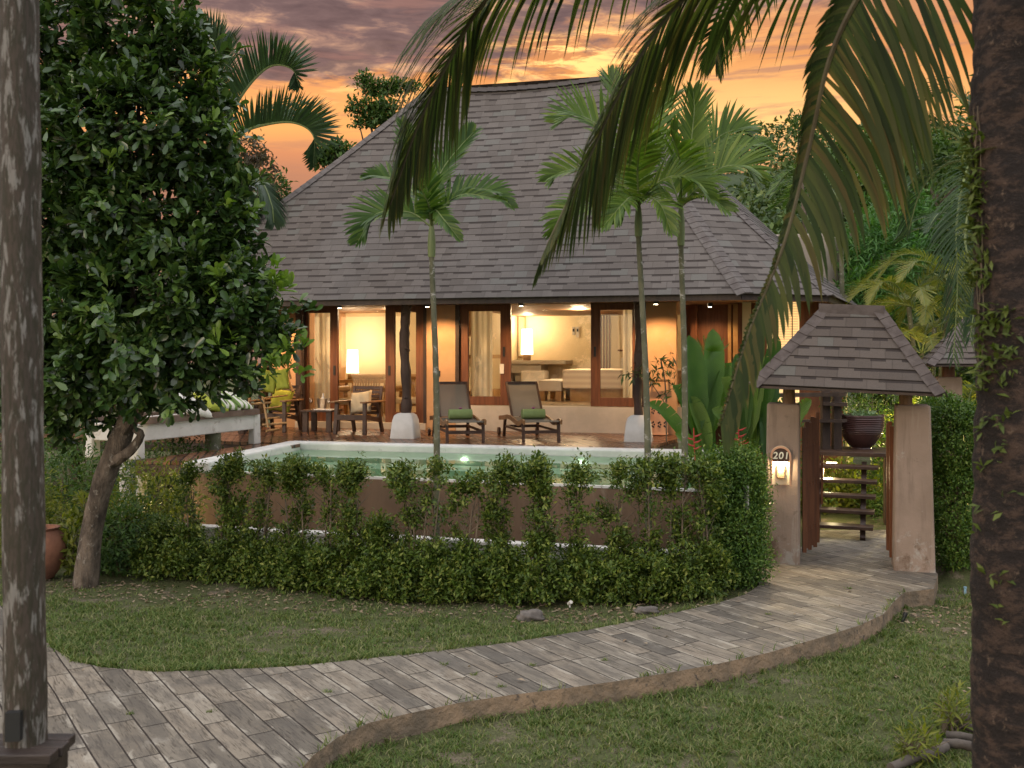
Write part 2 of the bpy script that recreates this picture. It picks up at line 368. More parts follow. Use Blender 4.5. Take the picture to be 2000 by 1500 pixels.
M = {}
def gate_stucco():
    m, t, p, o = mat('gate_stucco', (.25, .19, .15), .9, .2)
    co = t.n('ShaderNodeNewGeometry').outputs['Position']; z = t.n('ShaderNodeSeparateXYZ', {0: co}).outputs[2]
    c = t.mix(t.ss(t.noise(co, 1.8, 6), .35, .65), (.27, .20, .155), (.215, .158, .12))
    st = t.noise(t.n('ShaderNodeMapping', {'Vector': co, 'Scale': (7, 7, .7)}).outputs[0], 1.0, 6, .65)
    c = t.mix(t.m('MULTIPLY', t.ss(st, .54, .66), .5), c, (.15, .11, .085)); c = t.mix(t.m('MULTIPLY', t.ss(st, .44, .34), .5), c, (.33, .27, .22))
    nb = t.noise(co, 5.0, 9, .72, .5); base = t.ss(z, .75, .05)
    c = t.mix(t.ss(t.m('ADD', nb, t.m('MULTIPLY', base, .14)), .63, .74), c, (.31, .275, .235)); c = t.mix(t.ss(t.m('ADD', t.noise(co, 3.1, 8, .7), t.m('MULTIPLY', base, .17)), .64, .76), c, (.145, .098, .068))
    c = t.mix(t.m('MULTIPLY', t.ss(nb, .40, .33), .4), c, (.10, .075, .06)); t.put(p.inputs['Base Color'], c)
    b = t.n('ShaderNodeBump', {'Height': t.noise(co, 14, 7, .65), 'Strength': .45, 'Distance': .012}); t.L.new(b.outputs[0], p.inputs['Normal']); return m
gatestucco = gate_stucco()
M['shingle'] = shingle('shingle')
M['cap'] = noisy('cap_shingle', (.075, .062, .057), (.110, .096, .088), 7, .9, .4, 80)
M['stucco'] = noisy('stucco', (.52, .31, .17), (.43, .25, .13), 1.6, .85, .25, 25, c3=(.40, .27, .18), s3=1.5)
M['int_wall'] = noisy('interior_wall', (.74, .62, .40), (.66, .54, .34), .9, .8, .15, 20)
M['int_floor'] = mat('interior_floor', (.62, .50, .34), .22)[0]
M['plinth'] = noisy('plinth_render', (.52, .47, .40), (.44, .40, .34), 2.5, .8, .2, 25)
M['frame'] = noisy('door_timber', (.17, .065, .028), (.11, .04, .018), 3, .45, .15, 30, (6, 6, .6))
M['frame_dark'] = noisy('dark_timber', (.035, .022, .017), (.055, .034, .024), 4, .5, .3, 30, (3, 3, 1))
M['furn'] = noisy('furniture_timber', (.045, .024, .016), (.075, .040, .025), 6, .45, .2, 40, (1, 1, 1))
M['teak'] = noisy('teak', (.26, .14, .065), (.19, .10, .045), 6, .45, .2, 40)
M['trunkpost'] = noisy('rough_trunk', (.040, .022, .016), (.075, .042, .028), 3, .6, .8, 12, (1, 1, .5), bdist=.03)
M['footing'] = noisy('footing_concrete', (.50, .47, .43), (.42, .39, .35), 3, .8, .3, 20)
M['white_conc'] = noisy('white_concrete', (.60, .57, .52), (.50, .47, .42), 3, .8, .3, 20, c3=(.36, .32, .27))
M['glass'] = glass('pane_glass', f0=0.0)
M['curtain'] = None
m_, t_, p_, o_ = mat('sheer_curtain', (.88, .80, .62), .8)
wvx = t_.n('ShaderNodeTexWave', {'Vector': t_.n('ShaderNodeTexCoord').outputs['Object'], 'Scale': 4.0, 'Distortion': 1.0}).outputs[1]
tr_ = t_.n('ShaderNodeBsdfTranslucent', {'Color': (.9, .82, .62)}); mx_ = t_.n('ShaderNodeMixShader', {0: .5}); t_.L.new(p_.outputs[0], mx_.inputs[1]); t_.L.new(tr_.outputs[0], mx_.inputs[2]); t_.L.new(mx_.outputs[0], o_.inputs[0]); M['curtain'] = m_
M['deck'] = planks('deck_boards', [(.075, .034, .018), (.15, .066, .034), (.11, .048, .025), (.18, .085, .044)], .125, 3.1, R(-78), .30, .13, .3, .15, (.008, .005, .004), spec=.5)
M['path'] = planks('stamped_plank_path', [(.120, .100, .075), (.205, .170, .128), (.16, .133, .100), (.100, .086, .068), (.22, .188, .145), (.140, .118, .090)], .185, .72, R(-57), .75, .035, .9, 1.0, (.025, .018, .013), stain=((.088, .078, .066), (.26, .235, .195)))
M['path_side'] = noisy('path_edge', (.26, .18, .115), (.13, .10, .07), 4, .95, 1.0, 14, c3=(.06, .05, .042), s3=1.6, bdist=.03)
M['pillar'] = gatestucco
M['poolwall'] = noisy('pool_outer_wall', (.185, .118, .072), (.125, .080, .050), 2.0, .9, .4, 16, (1, 1, .25), c3=(.24, .18, .125), s3=1.3)
M['coping'] = noisy('pool_coping', (.60, .58, .53), (.50, .49, .45), 2.5, .7, .25, 20, c3=(.42, .40, .36))
M['basin'] = noisy('pool_basin', (.60, .74, .56), (.54, .69, .51), 2.0, .6, .05, 20)
M['bamboo'] = noisy('bamboo', (.42, .26, .11), (.34, .19, .075), 5, .4, .2, 20)
M['cushion_green'] = noisy('green_cotton', (.34, .36, .05), (.30, .32, .04), 5, .9, .3, 120)
M['cushion_beige'] = noisy('beige_cotton', (.55, .44, .28), (.48, .38, .24), 5, .9, .3, 120)
M['white_cloth'] = noisy('white_cotton', (.66, .62, .55), (.60, .56, .50), 5, .9, .3, 60)
M['sling'] = noisy('sling_fabric', (.15, .13, .10), (.12, .105, .08), 8, .7, .3, 200)
M['towel'] = noisy('green_towel', (.20, .26, .10), (.17, .22, .08), 8, .95, .6, 140)
M['metal'] = noisy('brushed_metal', (.55, .55, .55), (.45, .45, .45), 8, .3, .1, 60, metal=1.0)
M['black'] = mat('black_plastic', (.015, .015, .015), .5)[0]
M['terracotta'] = noisy('terracotta', (.24, .105, .06), (.15, .065, .04), 4, .85, .5, 14, c3=(.09, .05, .035), s3=1.5)
M['terracotta_pale'] = noisy('pale_terracotta', (.60, .32, .19), (.52, .27, .16), 3, .8, .3, 20)
M['glaze'] = noisy('brown_glaze', (.065, .030, .026), (.045, .022, .02), 3, .32, .2, 20)
M['shade'] = mat('lamp_shade', (.9, .8, .6), .8, emit=(1.0, .80, .50), es=3.2)[0]
M['bulb'] = mat('bulb', (1, 1, 1), .5, emit=(1.0, .82, .55), es=14)[0]
M['poollamp'] = mat('pool_lamp_lens', (1, 1, 1), .5, emit=(.95, 1.0, .9), es=9)[0]
M['bark'] = noisy('tree_bark', (.15, .115, .085), (.045, .034, .025), 7, .95, 1.0, 16, (1, 1, .45), c3=(.25, .22, .18), bdist=.06, s3=2.2, detail=9)
M['palmtrunk'] = noisy('slender_palm_trunk', (.125, .118, .072), (.075, .078, .045), 4, .8, .5, 30, c3=(.34, .33, .30), s3=2.4)
M['crownshaft'] = noisy('crownshaft', (.16, .20, .07), (.12, .15, .06), 3, .5, .2, 20, (4, 4, .5))
M['stem'] = noisy('twig', (.16, .12, .08), (.09, .07, .05), 6, .9, .5, 40)
# ringed coconut trunk
m_, t_, p_, o_ = mat('coconut_bark', (.06, .035, .025), .85)
co_ = t_.n('ShaderNodeTexCoord').outputs['Object']; s_ = t_.n('ShaderNodeMapping', {'Vector': co_, 'Scale': (7, 7, 13)}).outputs[0]
n_a = t_.noise(s_, 1.3, 9, .75, .2); n_b = t_.noise(co_, 17, 8, .78, .2)
c_ = t_.mix(t_.ss(n_a, .45, .62), (.022, .013, .009), (.10, .058, .038)); c_ = t_.mix(t_.ss(n_b, .57, .66), c_, (.20, .13, .085)); t_.put(p_.inputs['Base Color'], c_)
b_ = t_.n('ShaderNodeBump', {'Height': t_.m('ADD', n_a, n_b), 'Strength': 1.0, 'Distance': .06}); t_.L.new(b_.outputs[0], p_.inputs['Normal']); M['coconut'] = m_
# weathered veranda post with lichen
m_, t_, p_, o_ = mat('weathered_post', (.07, .05, .035), .85)
co_ = t_.n('ShaderNodeTexCoord').outputs['Object']; s_ = t_.n('ShaderNodeMapping', {'Vector': co_, 'Scale': (34, 34, 7)}).outputs[0]
n_a = t_.noise(s_, 1.0, 7, .65, .3); n_b = t_.noise(s_, 2.3, 5, .6)
c_ = t_.mix(t_.ss(n_b, .4, .6), (.050, .036, .026), (.030, .025, .014)); c_ = t_.mix(t_.m('MULTIPLY', t_.ss(n_a, .52, .62), .75), c_, (.20, .185, .165)); t_.put(p_.inputs['Base Color'], c_)
b_ = t_.n('ShaderNodeBump', {'Height': n_b, 'Strength': .6, 'Distance': .01}); t_.L.new(b_.outputs[0], p_.inputs['Normal']); M['post'] = m_
# foliage
M['lf_big'] = leafmat('glossy_tree_leaf', [(.050, .044, .016), (.020, .042, .012), (.036, .074, .018), (.064, .115, .026), (.13, .19, .04)], .30, .18, 1.6, .45)
M['lf_hedge'] = leafmat('hedge_leaf', [(.022, .040, .008), (.048, .082, .013), (.095, .138, .022), (.23, .24, .05)], .42, .25, 5.0)
M['lf_clip'] = leafmat('clipped_hedge_leaf', [(.022, .048, .009), (.046, .094, .016), (.085, .150, .025), (.17, .22, .045)], .42, .25, 2.5)
M['lf_palm'] = leafmat('palm_leaflet', [(.022, .050, .012), (.038, .078, .015), (.064, .115, .020), (.12, .16, .035)], .40, .30, 2.0)
M['lf_coco'] = leafmat('coconut_leaflet', [(.016, .028, .010), (.028, .044, .014), (.046, .062, .020), (.070, .080, .026), (.12, .085, .03)], .55, .42, .9)
M['lf_curly'] = leafmat('far_palm_leaflet', [(.020, .040, .020), (.035, .062, .028), (.05, .08, .035)], .45, .25, 1.0)
M['lf_banana'] = leafmat('heliconia_leaf', [(.022, .060, .012), (.040, .095, .018), (.070, .140, .026), (.12, .18, .035)], .38, .3, 6.0)
t_ = NT.__new__(NT); t_.nt = M['lf_banana'].node_tree; t_.N = t_.nt.nodes; t_.L = t_.nt.links
pb_ = [n_ for n_ in t_.N if n_.type == 'BSDF_PRINCIPLED'][0]; wv_ = t_.n('ShaderNodeTexWave', {'Vector': t_.n('ShaderNodeMapping', {'Vector': t_.n('ShaderNodeTexCoord').outputs['Object'], 'Rotation': (0, .6, 0)}).outputs[0], 'Scale': 14.0, 'Distortion': 1.5}, bands_direction='Z')
bp_ = t_.n('ShaderNodeBump', {'Height': wv_.outputs[1], 'Strength': .5, 'Distance': .01}); t_.L.new(bp_.outputs[0], pb_.inputs['Normal'])
M['lf_back'] = leafmat('background_leaf', [(.02, .045, .012), (.04, .08, .018), (.065, .115, .025), (.10, .15, .035)], .5, .25, .8)
M['lf_yellow'] = leafmat('yellow_green_leaf', [(.07, .09, .015), (.12, .14, .02), (.2, .2, .03)], .5, .35, 1.0)
M['lf_far'] = leafmat('woodland_leaf', [(.022, .045, .016), (.045, .08, .025), (.075, .115, .03), (.13, .14, .04)], .7, .1, .08)
M['lf_dry'] = leafmat('dry_leaf', [(.12, .08, .05), (.2, .14, .09), (.3, .24, .17)], .8, .1, 2.0)
M['grass'] = leafmat('grass_blade', [(.030, .060, .013), (.058, .100, .021), (.095, .140, .032), (.16, .175, .06), (.27, .235, .13)], .6, .2, 3.0)
M['red'] = mat('red_bract', (.28, .02, .015), .5)[0]

def point(name, loc, e, col=(1, .72, .42), rad=.05, parent=None):
    l = bpy.data.lights.new(name, 'POINT'); l.energy = e; l.color = col; l.shadow_soft_size = rad
    o = bpy.data.objects.new(name, l); COL.objects.link(o); o.location = loc
    if parent is not None: o.parent = parent; o.location = Vector(loc) - wl(parent)
    return o
def spot(name, loc, to, e, col=(1, .60, .28), ang=80, parent=None, rad=.04):
    l = bpy.data.lights.new(name, 'SPOT'); l.energy = e; l.color = col; l.spot_size = R(ang); l.spot_blend = .6; l.shadow_soft_size = rad
    o = bpy.data.objects.new(name, l); COL.objects.link(o); o.location = loc
    o.rotation_euler = (Vector(to) - Vector(loc)).to_track_quat('-Z', 'Y').to_euler()
    if parent is not None: o.parent = parent; o.location = Vector(loc) - wl(parent)
    return o

# ================================================================== GROUND AND PATH
inner_px = [(-700, 1010), (-300, 1085), (0, 1182), (60, 1225), (100, 1262), (140, 1290), (200, 1303), (300, 1312), (400, 1309), (560, 1302), (700, 1288), (850, 1272), (1000, 1254),
            (1150, 1230), (1300, 1200), (1400, 1178), (1458, 1160), (1482, 1143), (1478, 1118), (1486, 1098), (1520, 1082), (1590, 1060), (1592, 1035)]
outer_px = [(1752, 1035), (1760, 1080), (1815, 1098), (1832, 1122), (1824, 1150), (1766, 1157), (1745, 1176), (1725, 1200), (1680, 1221), (1600, 1246), (1500, 1275), (1400, 1297), (1300, 1315), (1200, 1331),
            (1100, 1345), (1000, 1357), (900, 1372), (800, 1393), (720, 1412), (660, 1440), (612, 1475), (585, 1505), (560, 1600), (550, 1800)]
inner = [G(*p) for p in inner_px]; outer = [G(*p) for p in outer_px]
path_poly = [(p.x, p.y) for p in inner] + [(p.x, p.y) for p in outer] + [(-1.2, 3.0), (-14, 3.0), (-14, 15)]
bm = bmesh.new()
top = [bm.verts.new((x, y, 0)) for x, y in path_poly]; bot = [bm.verts.new((x, y, -.40)) for x, y in path_poly]
ftop = bm.faces.new(top); n_ = len(top)
for i in range(n_):
    f = bm.faces.new((top[i], top[(i + 1) % n_], bot[(i + 1) % n_], bot[i])); f.material_index = 1
bmesh.ops.recalc_face_normals(bm, faces=bm.faces); bmesh.ops.triangulate(bm, faces=[ftop])
me = bpy.data.meshes.new('path'); bm.to_mesh(me); bm.free(); me.materials.append(M['path']); me.materials.append(M['path_side'])
path = bpy.data.objects.new('path', me); COL.objects.link(path); tag(path, 'curving garden path paved in weathered grey brown plank-pattern concrete', kind='structure')
def inside(poly, x, y):
    """vectorised point in polygon"""
    x = np.asarray(x); y = np.asarray(y); c = np.zeros(x.shape, bool); n = len(poly); j = n - 1
    for i in range(n):
        xi, yi = poly[i]; xj, yj = poly[j]
        if yi != yj: c ^= ((yi > y) != (yj > y)) & (x < (xj - xi) * (y - yi) / (yj - yi) + xi)
        j = i
    return c
# lower lawn: right/near side of the path
low_poly = [(p.x, p.y) for p in outer[2:]] + [(-1.2, 2.5), (30, 2.5), (30, 11.9), (5.1, 11.9)]
def dist_poly(poly, x, y):
    x = np.asarray(x, float); y = np.asarray(y, float); d = np.full(x.shape, 1e9)
    for i in range(len(poly)):
        ax_, ay_ = poly[i]; bx, by = poly[(i + 1) % len(poly)]; dx, dy = bx - ax_, by - ay_; L2 = dx * dx + dy * dy + 1e-9
        t = np.clip(((x - ax_) * dx + (y - ay_) * dy) / L2, 0, 1); d = np.minimum(d, np.hypot(x - ax_ - t * dx, y - ay_ - t * dy))
    return d
def ground_z(x, y):
    lo = inside(low_poly, x, y); d = dist_poly(low_poly, x, y); d = np.where(lo, d, -d)
    s = np.clip((d + .25) / .3, 0, 1); s = s * s * (3 - 2 * s)
    z = -.025 - .145 * s
    z = z + .012 * np.sin(x * 2.1 + 1) * np.cos(y * 1.7) + .008 * np.sin(x * 5.3) * np.sin(y * 4.1)
    # the hill far behind
    return z
gx = np.concatenate([np.linspace(-90, -14, 14), np.linspace(-13, 9, 177), np.linspace(10, 110, 16)]); gy = np.concatenate([[-30, -10, 0], np.linspace(2, 15, 105), np.linspace(16, 260, 22)])
XX, YY = np.meshgrid(gx, gy); ZZ = ground_z(XX.ravel(), YY.ravel())
inP = inside(path_poly, XX.ravel(), YY.ravel()) & (dist_poly(path_poly, XX.ravel(), YY.ravel()) > .12)
ZZ = np.where(inP, -.2, ZZ)
vs = np.stack([XX.ravel(), YY.ravel(), ZZ], 1); nx, ny = len(gx), len(gy)
ii, jj = np.meshgrid(np.arange(nx - 1), np.arange(ny - 1)); k0 = (jj * nx + ii).ravel()
fs = np.stack([k0, k0 + 1, k0 + nx + 1, k0 + nx], 1)
m_, t_, p_, o_ = mat('lawn_soil', (.06, .08, .03), .95, .1)
co_ = t_.n('ShaderNodeNewGeometry').outputs['Position']
c_ = t_.mix(t_.ss(t_.noise(co_, 1.3, 6, .6), .40, .62), (.070, .080, .030), (.095, .10, .045)); c_ = t_.mix(t_.ss(t_.noise(co_, 2.4, 7, .7), .52, .64), c_, (.15, .12, .085))
c_ = t_.mix(t_.m('MULTIPLY', t_.ss(t_.noise(co_, 60, 3), .45, .6), .5), c_, (.03, .03, .015)); t_.put(p_.inputs['Base Color'], c_)
b_ = t_.n('ShaderNodeBump', {'Height': t_.noise(co_, 70, 4), 'Strength': .8, 'Distance': .02}); t_.L.new(b_.outputs[0], p_.inputs['Normal'])
gr = np_mesh('ground', vs, fs, m_, nv=4); tag(gr, 'ground of soil and short lawn around the villa', kind='structure')
# --- lawn blades
def blades(name, x, y, h, wd, material, label, z=None):
    z = ground_z(x, y) if z is None else z; n = len(x); a = rng.uniform(0, 6.283, n); lean = rng.uniform(.3, 1.7, n) * h; b = rng.uniform(0, 6.283, n)
    base = np.stack([x, y, z - .005], 1); sd = np.stack([np.cos(a), np.sin(a), np.zeros(n)], 1) * wd[:, None] * .5
    tip = base + np.stack([np.cos(b) * lean, np.sin(b) * lean, h], 1); mid = base + np.stack([np.cos(b) * lean * .3, np.sin(b) * lean * .3, h * .62], 1)
    vs = np.stack([base - sd, base + sd, mid + sd * .8, mid - sd * .8, tip], 1).reshape(-1, 3); k = np.arange(n)[:, None] * 5
    fs = np.stack([k + [0, 1, 2], k + [0, 2, 3], k + [3, 2, 4]], 1).reshape(-1, 3)
    o = np_mesh(name, vs, fs, material); return tag(o, label, kind='stuff')
def scatter(n, x0, x1, y0, y1): return rng.uniform(x0, x1, n), rng.uniform(y0, y1, n)
def vis(x, y, m=.04): return (np.abs(x) < (.5 + m) * y) 
def patchy(x, y): return .5 + .5 * np.sin(x * 1.9 + 1.3 * np.sin(y * 1.1)) * np.cos(y * 2.3 + np.sin(x * 2.7)) + .35 * np.sin(x * 7.1 + y * 3.3) * np.sin(y * 6.3 - x * 2.2)
cx_, cy_ = scatter(42000, -7.5, 6.5, 5.4, 12.2); rp = rng.integers(6, 20, len(cx_)); x = np.repeat(cx_, rp); y = np.repeat(cy_, rp); x = x + rng.normal(size=len(x)) * .022; y = y + rng.normal(size=len(y)) * .022; k = vis(x, y) & (rng.uniform(0, 1, len(x)) < (8.0 / y) ** 1.3) & ~inside(path_poly, x, y)
hedge_edge = np.interp(x, [-7, -4.2, -3, -2, -.5, .5, 1.2, 2.2, 2.8, 3.2, 9], [11.6, 11.1, 10.7, 10.6, 10.25, 10.15, 10.25, 10.5, 10.8, 11.5, 11.5])
lowm = inside(low_poly, x, y); k &= (y < hedge_edge + .25 * rng.normal(size=len(x))) | (lowm & (y < 10.9))
k &= rng.uniform(0, 1, len(x)) < np.clip(.30 + .9 * patchy(x, y), .06, 1)
k &= ~(~lowm & (y > hedge_edge - .55) & (rng.uniform(0, 1, len(x)) < .75))
k &= ~(lowm & (dist_poly(path_poly, x, y) < .05 + .09 * patchy(x * 2, y * 2).clip(0, 1)) & (rng.uniform(0, 1, len(x)) < .85))
k &= ~((np.hypot((x - 4.2), (y - 10.4)) < .75) & (rng.uniform(0, 1, len(x)) < .8))
x, y = x[k], y[k]; edge = dist_poly(path_poly, x, y)
h = rng.uniform(.018, .045, len(x)) * np.where(edge < .12, 1.5, 1.0) * (.8 + .5 * patchy(x, y).clip(0, 1))
blades('lawn_grass', x, y, h, rng.uniform(.006, .011, len(x)), M['grass'], 'short mown grass of the garden lawns beside the path')
# longer grass creeping over the path edge, and weeds in the joints of the paving
ex, ey = [], []
for line, off in ((inner[3:17], 1), (outer[4:22], 1)):
    for a, b in zip(line[:-1], line[1:]):
        L_ = (b - a).length; nn_ = V(-(b - a).y, (b - a).x, 0).normalized() * off
        for _ in range(int(L_ * 26)):
            if math.sin(a.x * 5 + _ * .21) + random.uniform(-1, 1) < .1: continue
            q = a.lerp(b, random.random()) + nn_ * random.uniform(.0, .05)
            for _k in range(14): ex.append(q.x + random.gauss(0, .02)); ey.append(q.y + random.gauss(0, .02))
ex, ey = np.array(ex), np.array(ey); blades('edge_grass', ex, ey, rng.uniform(.03, .085, len(ex)), rng.uniform(.006, .010, len(ex)), M['grass'], 'longer grass creeping over the edges of the path', np.where(inside(path_poly, ex, ey), 0.0, ground_z(ex, ey)))
wx, wy = [], []
for px, py in ((925, 1318), (978, 1342), (1285, 1228), (1500, 1200), (870, 1298), (410, 1390), (640, 1352), (1180, 1290), (1660, 1150), (255, 1395), (1040, 1300)):
    q = G(px, py)
    for _k in range(26): wx.append(q.x + random.gauss(0, .018)); wy.append(q.y + random.gauss(0, .012))
wx, wy = np.array(wx), np.array(wy); blades('path_weeds', wx, wy, rng.uniform(.012, .035, len(wx)), rng.uniform(.005, .008, len(wx)), M['grass'], 'tiny weeds sprouting in the paving joints', np.zeros(len(wx)))
# --- fallen leaves
x, y = scatter(9000, -6, 5.5, 7.5, 12.5); he = np.interp(x, [-7, -4.2, -3, -2, -.5, .5, 1.2, 2.2, 2.8, 3.2, 9], [11.6, 11.1, 10.7, 10.6, 10.25, 10.15, 10.25, 10.5, 10.8, 11.5, 11.5])
k = ~inside(path_poly, x, y) & ((((y > he - .5) & (y < he + .3)) & (x < 3)) | (np.hypot(x - 4.3, y - 10.5) < .8) | (rng.uniform(0, 1, len(x)) < .03))
x, y = x[k], y[k]; lx, ly = scatter(60, -4, 4, 6.5, 11); kk_ = inside(path_poly, lx, ly); lx, ly = lx[kk_], ly[kk_]; zz_ = np.concatenate([ground_z(x, y) + .012, np.full(len(lx), .012)]); x = np.concatenate([x, lx]); y = np.concatenate([y, ly]); n = len(x); pos = np.stack([x, y, zz_], 1); a = rng.uniform(0, 6.28, n)
ax = np.stack([np.cos(a), np.sin(a), rng.uniform(-.1, .35, n)], 1)
o = leaf_mesh('leaf_litter', pos, ax, np.tile([0, 0, 1.], (n, 1)) + rng.normal(size=(n, 3)) * .3, rng.uniform(.03, .08, n), rng.uniform(.015, .035, n), M['lf_dry']); tag(o, 'dry fallen leaves scattered at the foot of the hedge', kind='stuff')

# ================================================================== VILLA
HU = Vector((.9703, -.2419, 0)); HV = Vector((.2419, .9703, 0)); HO = Vector((0, 19.15, 0)); HR = math.atan2(-.2419, .9703)
def H(a, b, z=0.0): return HO + HU * a + HV * b + Vector((0, 0, z))
def fa(px): r = (px - 1000) / F; return 19.15 * r / (.9703 + .2419 * r)
villa = thing('villa', 'low villa with a huge curved shingle roof over lit glass doors and orange walls', 'villa', H(-.5, 2, 0))
def hbox(mb, a0, a1, b0, b1, z0, z1):
    mb.box(H((a0 + a1) / 2, (b0 + b1) / 2, (z0 + z1) / 2), (a1 - a0, b1 - b0, z1 - z0), HR)
def roof_face(mb, e0, e1, r0, r1, nc, prof=.12, seg=10, exp=.155, lift=.005, sag=0.0):
    e0, e1, r0, r1 = map(Vector, (e0, e1, r0, r1)); u = (e1 - e0).normalized()
    def pt(t, s):
        a = e0.lerp(r0, t); b = e1.lerp(r1, t); p = a.lerp(b, s); zz = (e0.z * (1 - s) + e1.z * s); zr = (r0.z * (1 - s) + r1.z * s)
        p.z = zz + (zr - zz) * (t * (1 - prof) + prof * t * t) - sag * 4 * s * (1 - s) * t * t; return p
    nn = (pt(0, 1) - pt(0, 0)).cross(pt(.3, .5) - pt(0, .5)).normalized()
    if nn.z < 0: nn = -nn
    for i in range(nc):
        t0, t1 = i / nc, min((i + 1.0) / nc, 1.0)
        jl = [random.uniform(-.0025, .0025) for _ in range(seg + 1)]
        for j in range(seg):
            s0, s1 = j / seg, (j + 1) / seg
            a, b = pt(t0, s0) + nn * (lift + jl[j]), pt(t0, s1) + nn * (lift + jl[j + 1]); c, d = pt(t1, s1), pt(t1, s0)
            U = lambda q: (q - e0).dot(u) / exp
            mb.add([a, b, c, d], [(0, 1, 2, 3)], [[(U(a), i + .999), (U(b), i + .999), (U(c), i + .001), (U(d), i + .001)]])
            g, h_ = pt(t0, s0) - nn * .004, pt(t0, s1) - nn * .004
            mb.add([a, b, h_, g], [(0, 1, 2, 3)], [[(U(a), i + .99), (U(b), i + .99), (U(b), i + .99), (U(a), i + .99)]])
    return pt
def hip_cap(mb, e, r, n, wd, left, right, prof=.12, lift=.016):
    """overlapping cap shingles folded over a hip; left/right: horizontal directions of the two slopes' falls"""
    e, r = Vector(e), Vector(r)
    def c(t): p = e.lerp(r, t); p.z = e.z + (r.z - e.z) * (t * (1 - prof) + prof * t * t); return p
    for i in range(n):
        p0, p1 = c(i / n), c((i + 1.12) / n if i < n - 1 else 1.0); tdir = (p1 - p0).normalized()
        L = Vector(left); Rr = Vector(right)
        w0 = wd * random.uniform(.97, 1.03)
        up = Vector((0, 0, 1)); up = (up - tdir * up.dot(tdir)).normalized(); o0 = up * (lift + .009); o1 = up * lift
        l0 = L * w0; r0_ = Rr * w0
        vs = [p0 + l0 + o0, p0 + o0, p0 + r0_ + o0, p1 + l0 + o1, p1 + o1, p1 + r0_ + o1,
              p0 + l0, p0, p0 + r0_]
        mb.add(vs, [(0, 1, 4, 3), (1, 2, 5, 4), (0, 6, 7, 1), (1, 7, 8, 2)])
zE = 3.43
E = [P(255, 0, 18.2), P(1455, 0, 15.45), P(1626, 0, 15.95), V(7.2, 21.0, 0), V(3.5, 25.5, 0), V(-5.5, 27.0, 0), V(-8.6, 23.5, 0)]
E[0].x = (255 - 1000) / F * 18.35; E[0].y = 18.35
for e in E: e.z = zE
R0 = P(838, 172, 20.6); R1 = P(1192, 148, 19.8)
RM = (R0 + R1) / 2 + V(0, 0, -.10)
mb = MB(); nc = 35
# front slope in two halves so the ridge can dip gently
roof_face(mb, E[0], E[1], R0, R1, nc, seg=26, sag=.10)
roof_face(mb, E[1], E[2], R1, R1, nc, seg=6); roof_face(mb, E[2], E[3], R1, R1, nc, seg=6)
roof_face(mb, E[3], E[4], R1, R1, 20, seg=4); roof_face(mb, E[4], E[5], R1, R0, 20, seg=6); roof_face(mb, E[5], E[6], R0, R0, 20, seg=4); roof_face(mb, E[6], E[0], R0, R0, nc, seg=6)
roof = mb.build('roof', M['shingle'], villa)
def fall(e0, e1, hip_e, hip_r):
    """unit vector lying in a slope, pointing away from the hip along the eave direction"""
    d = (Vector(e1) - Vector(e0)).normalized(); t = (Vector(hip_r) - Vector(hip_e)).normalized(); d = d - t * d.dot(t); return d.normalized()
for (h_e, h_r, pl, pr, n) in ((E[1], R1, E[0], E[2], 46), (E[2], R1, E[1], E[3], 46), (E[0], R0, E[6], E[1], 46)):
    mb = MB(); hip_cap(mb, h_e, h_r, n, .14, fall(h_e, pl, h_e, h_r), fall(h_e, pr, h_e, h_r)); mb.build('hip_cap', M['cap'], roof)
mb = MB()
for a, b in ((R0, R1),):
    n = 18
    for i in range(n):
        p0, p1 = a.lerp(b, i / n), a.lerp(b, (i + 1.1) / n); p0.z -= .4 * (i / n) * (1 - i / n); p1.z -= max(0, .4 * ((i + 1.1) / n) * (1 - (i + 1.1) / n)); f_ = V(-.18, -.72, -.66) * .17; bk = V(.18, .72, -.66) * .17; u_ = V(0, 0, .035)
        mb.add([p0 + f_ + u_, p0 + u_, p0 + bk + u_, p1 + f_ + u_ * .6, p1 + u_ * .6, p1 + bk + u_ * .6], [(0, 1, 4, 3), (1, 2, 5, 4)])
mb.build('ridge_cap', M['shingle'], roof)
mb = MB()
ins = [e.lerp(H(-.5, 3.5, zE), .012) for e in E]
for i in range(7):
    a, b = ins[i], ins[(i + 1) % 7]
    mb.bar(a + V(0, 0, -.035), b + V(0, 0, -.035), .035, .115)
mb.build('eave_board', M['frame_dark'], villa)
mb = MB(); mb.prism([(p.x, p.y) for p in [e.lerp(H(-.5, 3.5, zE), .02) for e in E]], zE + .02, zE + .05); 
mb.build('soffit', noisy('soffit_timber', (.20, .11, .06), (.15, .08, .04), 3, .6, .2, 20), villa)
# walls
ZF = 1.10      # left room floor
ZR = 1.56      # right room floor / window sill
TOP = zE + .01
def wallpiece(name, boxes, m, parent=villa):
    mb = MB()
    for b in boxes: hbox(mb, *b)
    return mb.build(name, m, parent)
aL0, aL1 = fa(583), fa(836); aR0, aR1 = fa(893), fa(1263); aE = fa(1322)
wallpiece('wall', [(fa(545), aL0, -.12, .12, 0, TOP)], M['stucco']); wallpiece('wall', [(aL1, aR0, -.12, .12, 0, TOP)], M['stucco']); wallpiece('wall', [(aR1, aE, -.12, .12, 0, TOP)], M['stucco'])
wallpiece('window_sill_wall', [(aR0, aR1, -.10, .12, 0, ZR - .01)], M['plinth']); wallpiece('door_step', [(aL0, aL1, -.16, .12, 0, 1.20)], M['plinth'])
wallpiece('side_wall', [(fa(545) - .12, fa(545), -.12, 6.3, 0, TOP)], M['stucco'])
wallpiece('interior_floor', [(fa(545), -1.52, .12, 4.8, 1.0, 1.20)], M['int_floor']); wallpiece('interior_floor', [(-1.40, 4.2, .12, 6.2, 1.3, ZR)], M['int_floor'])
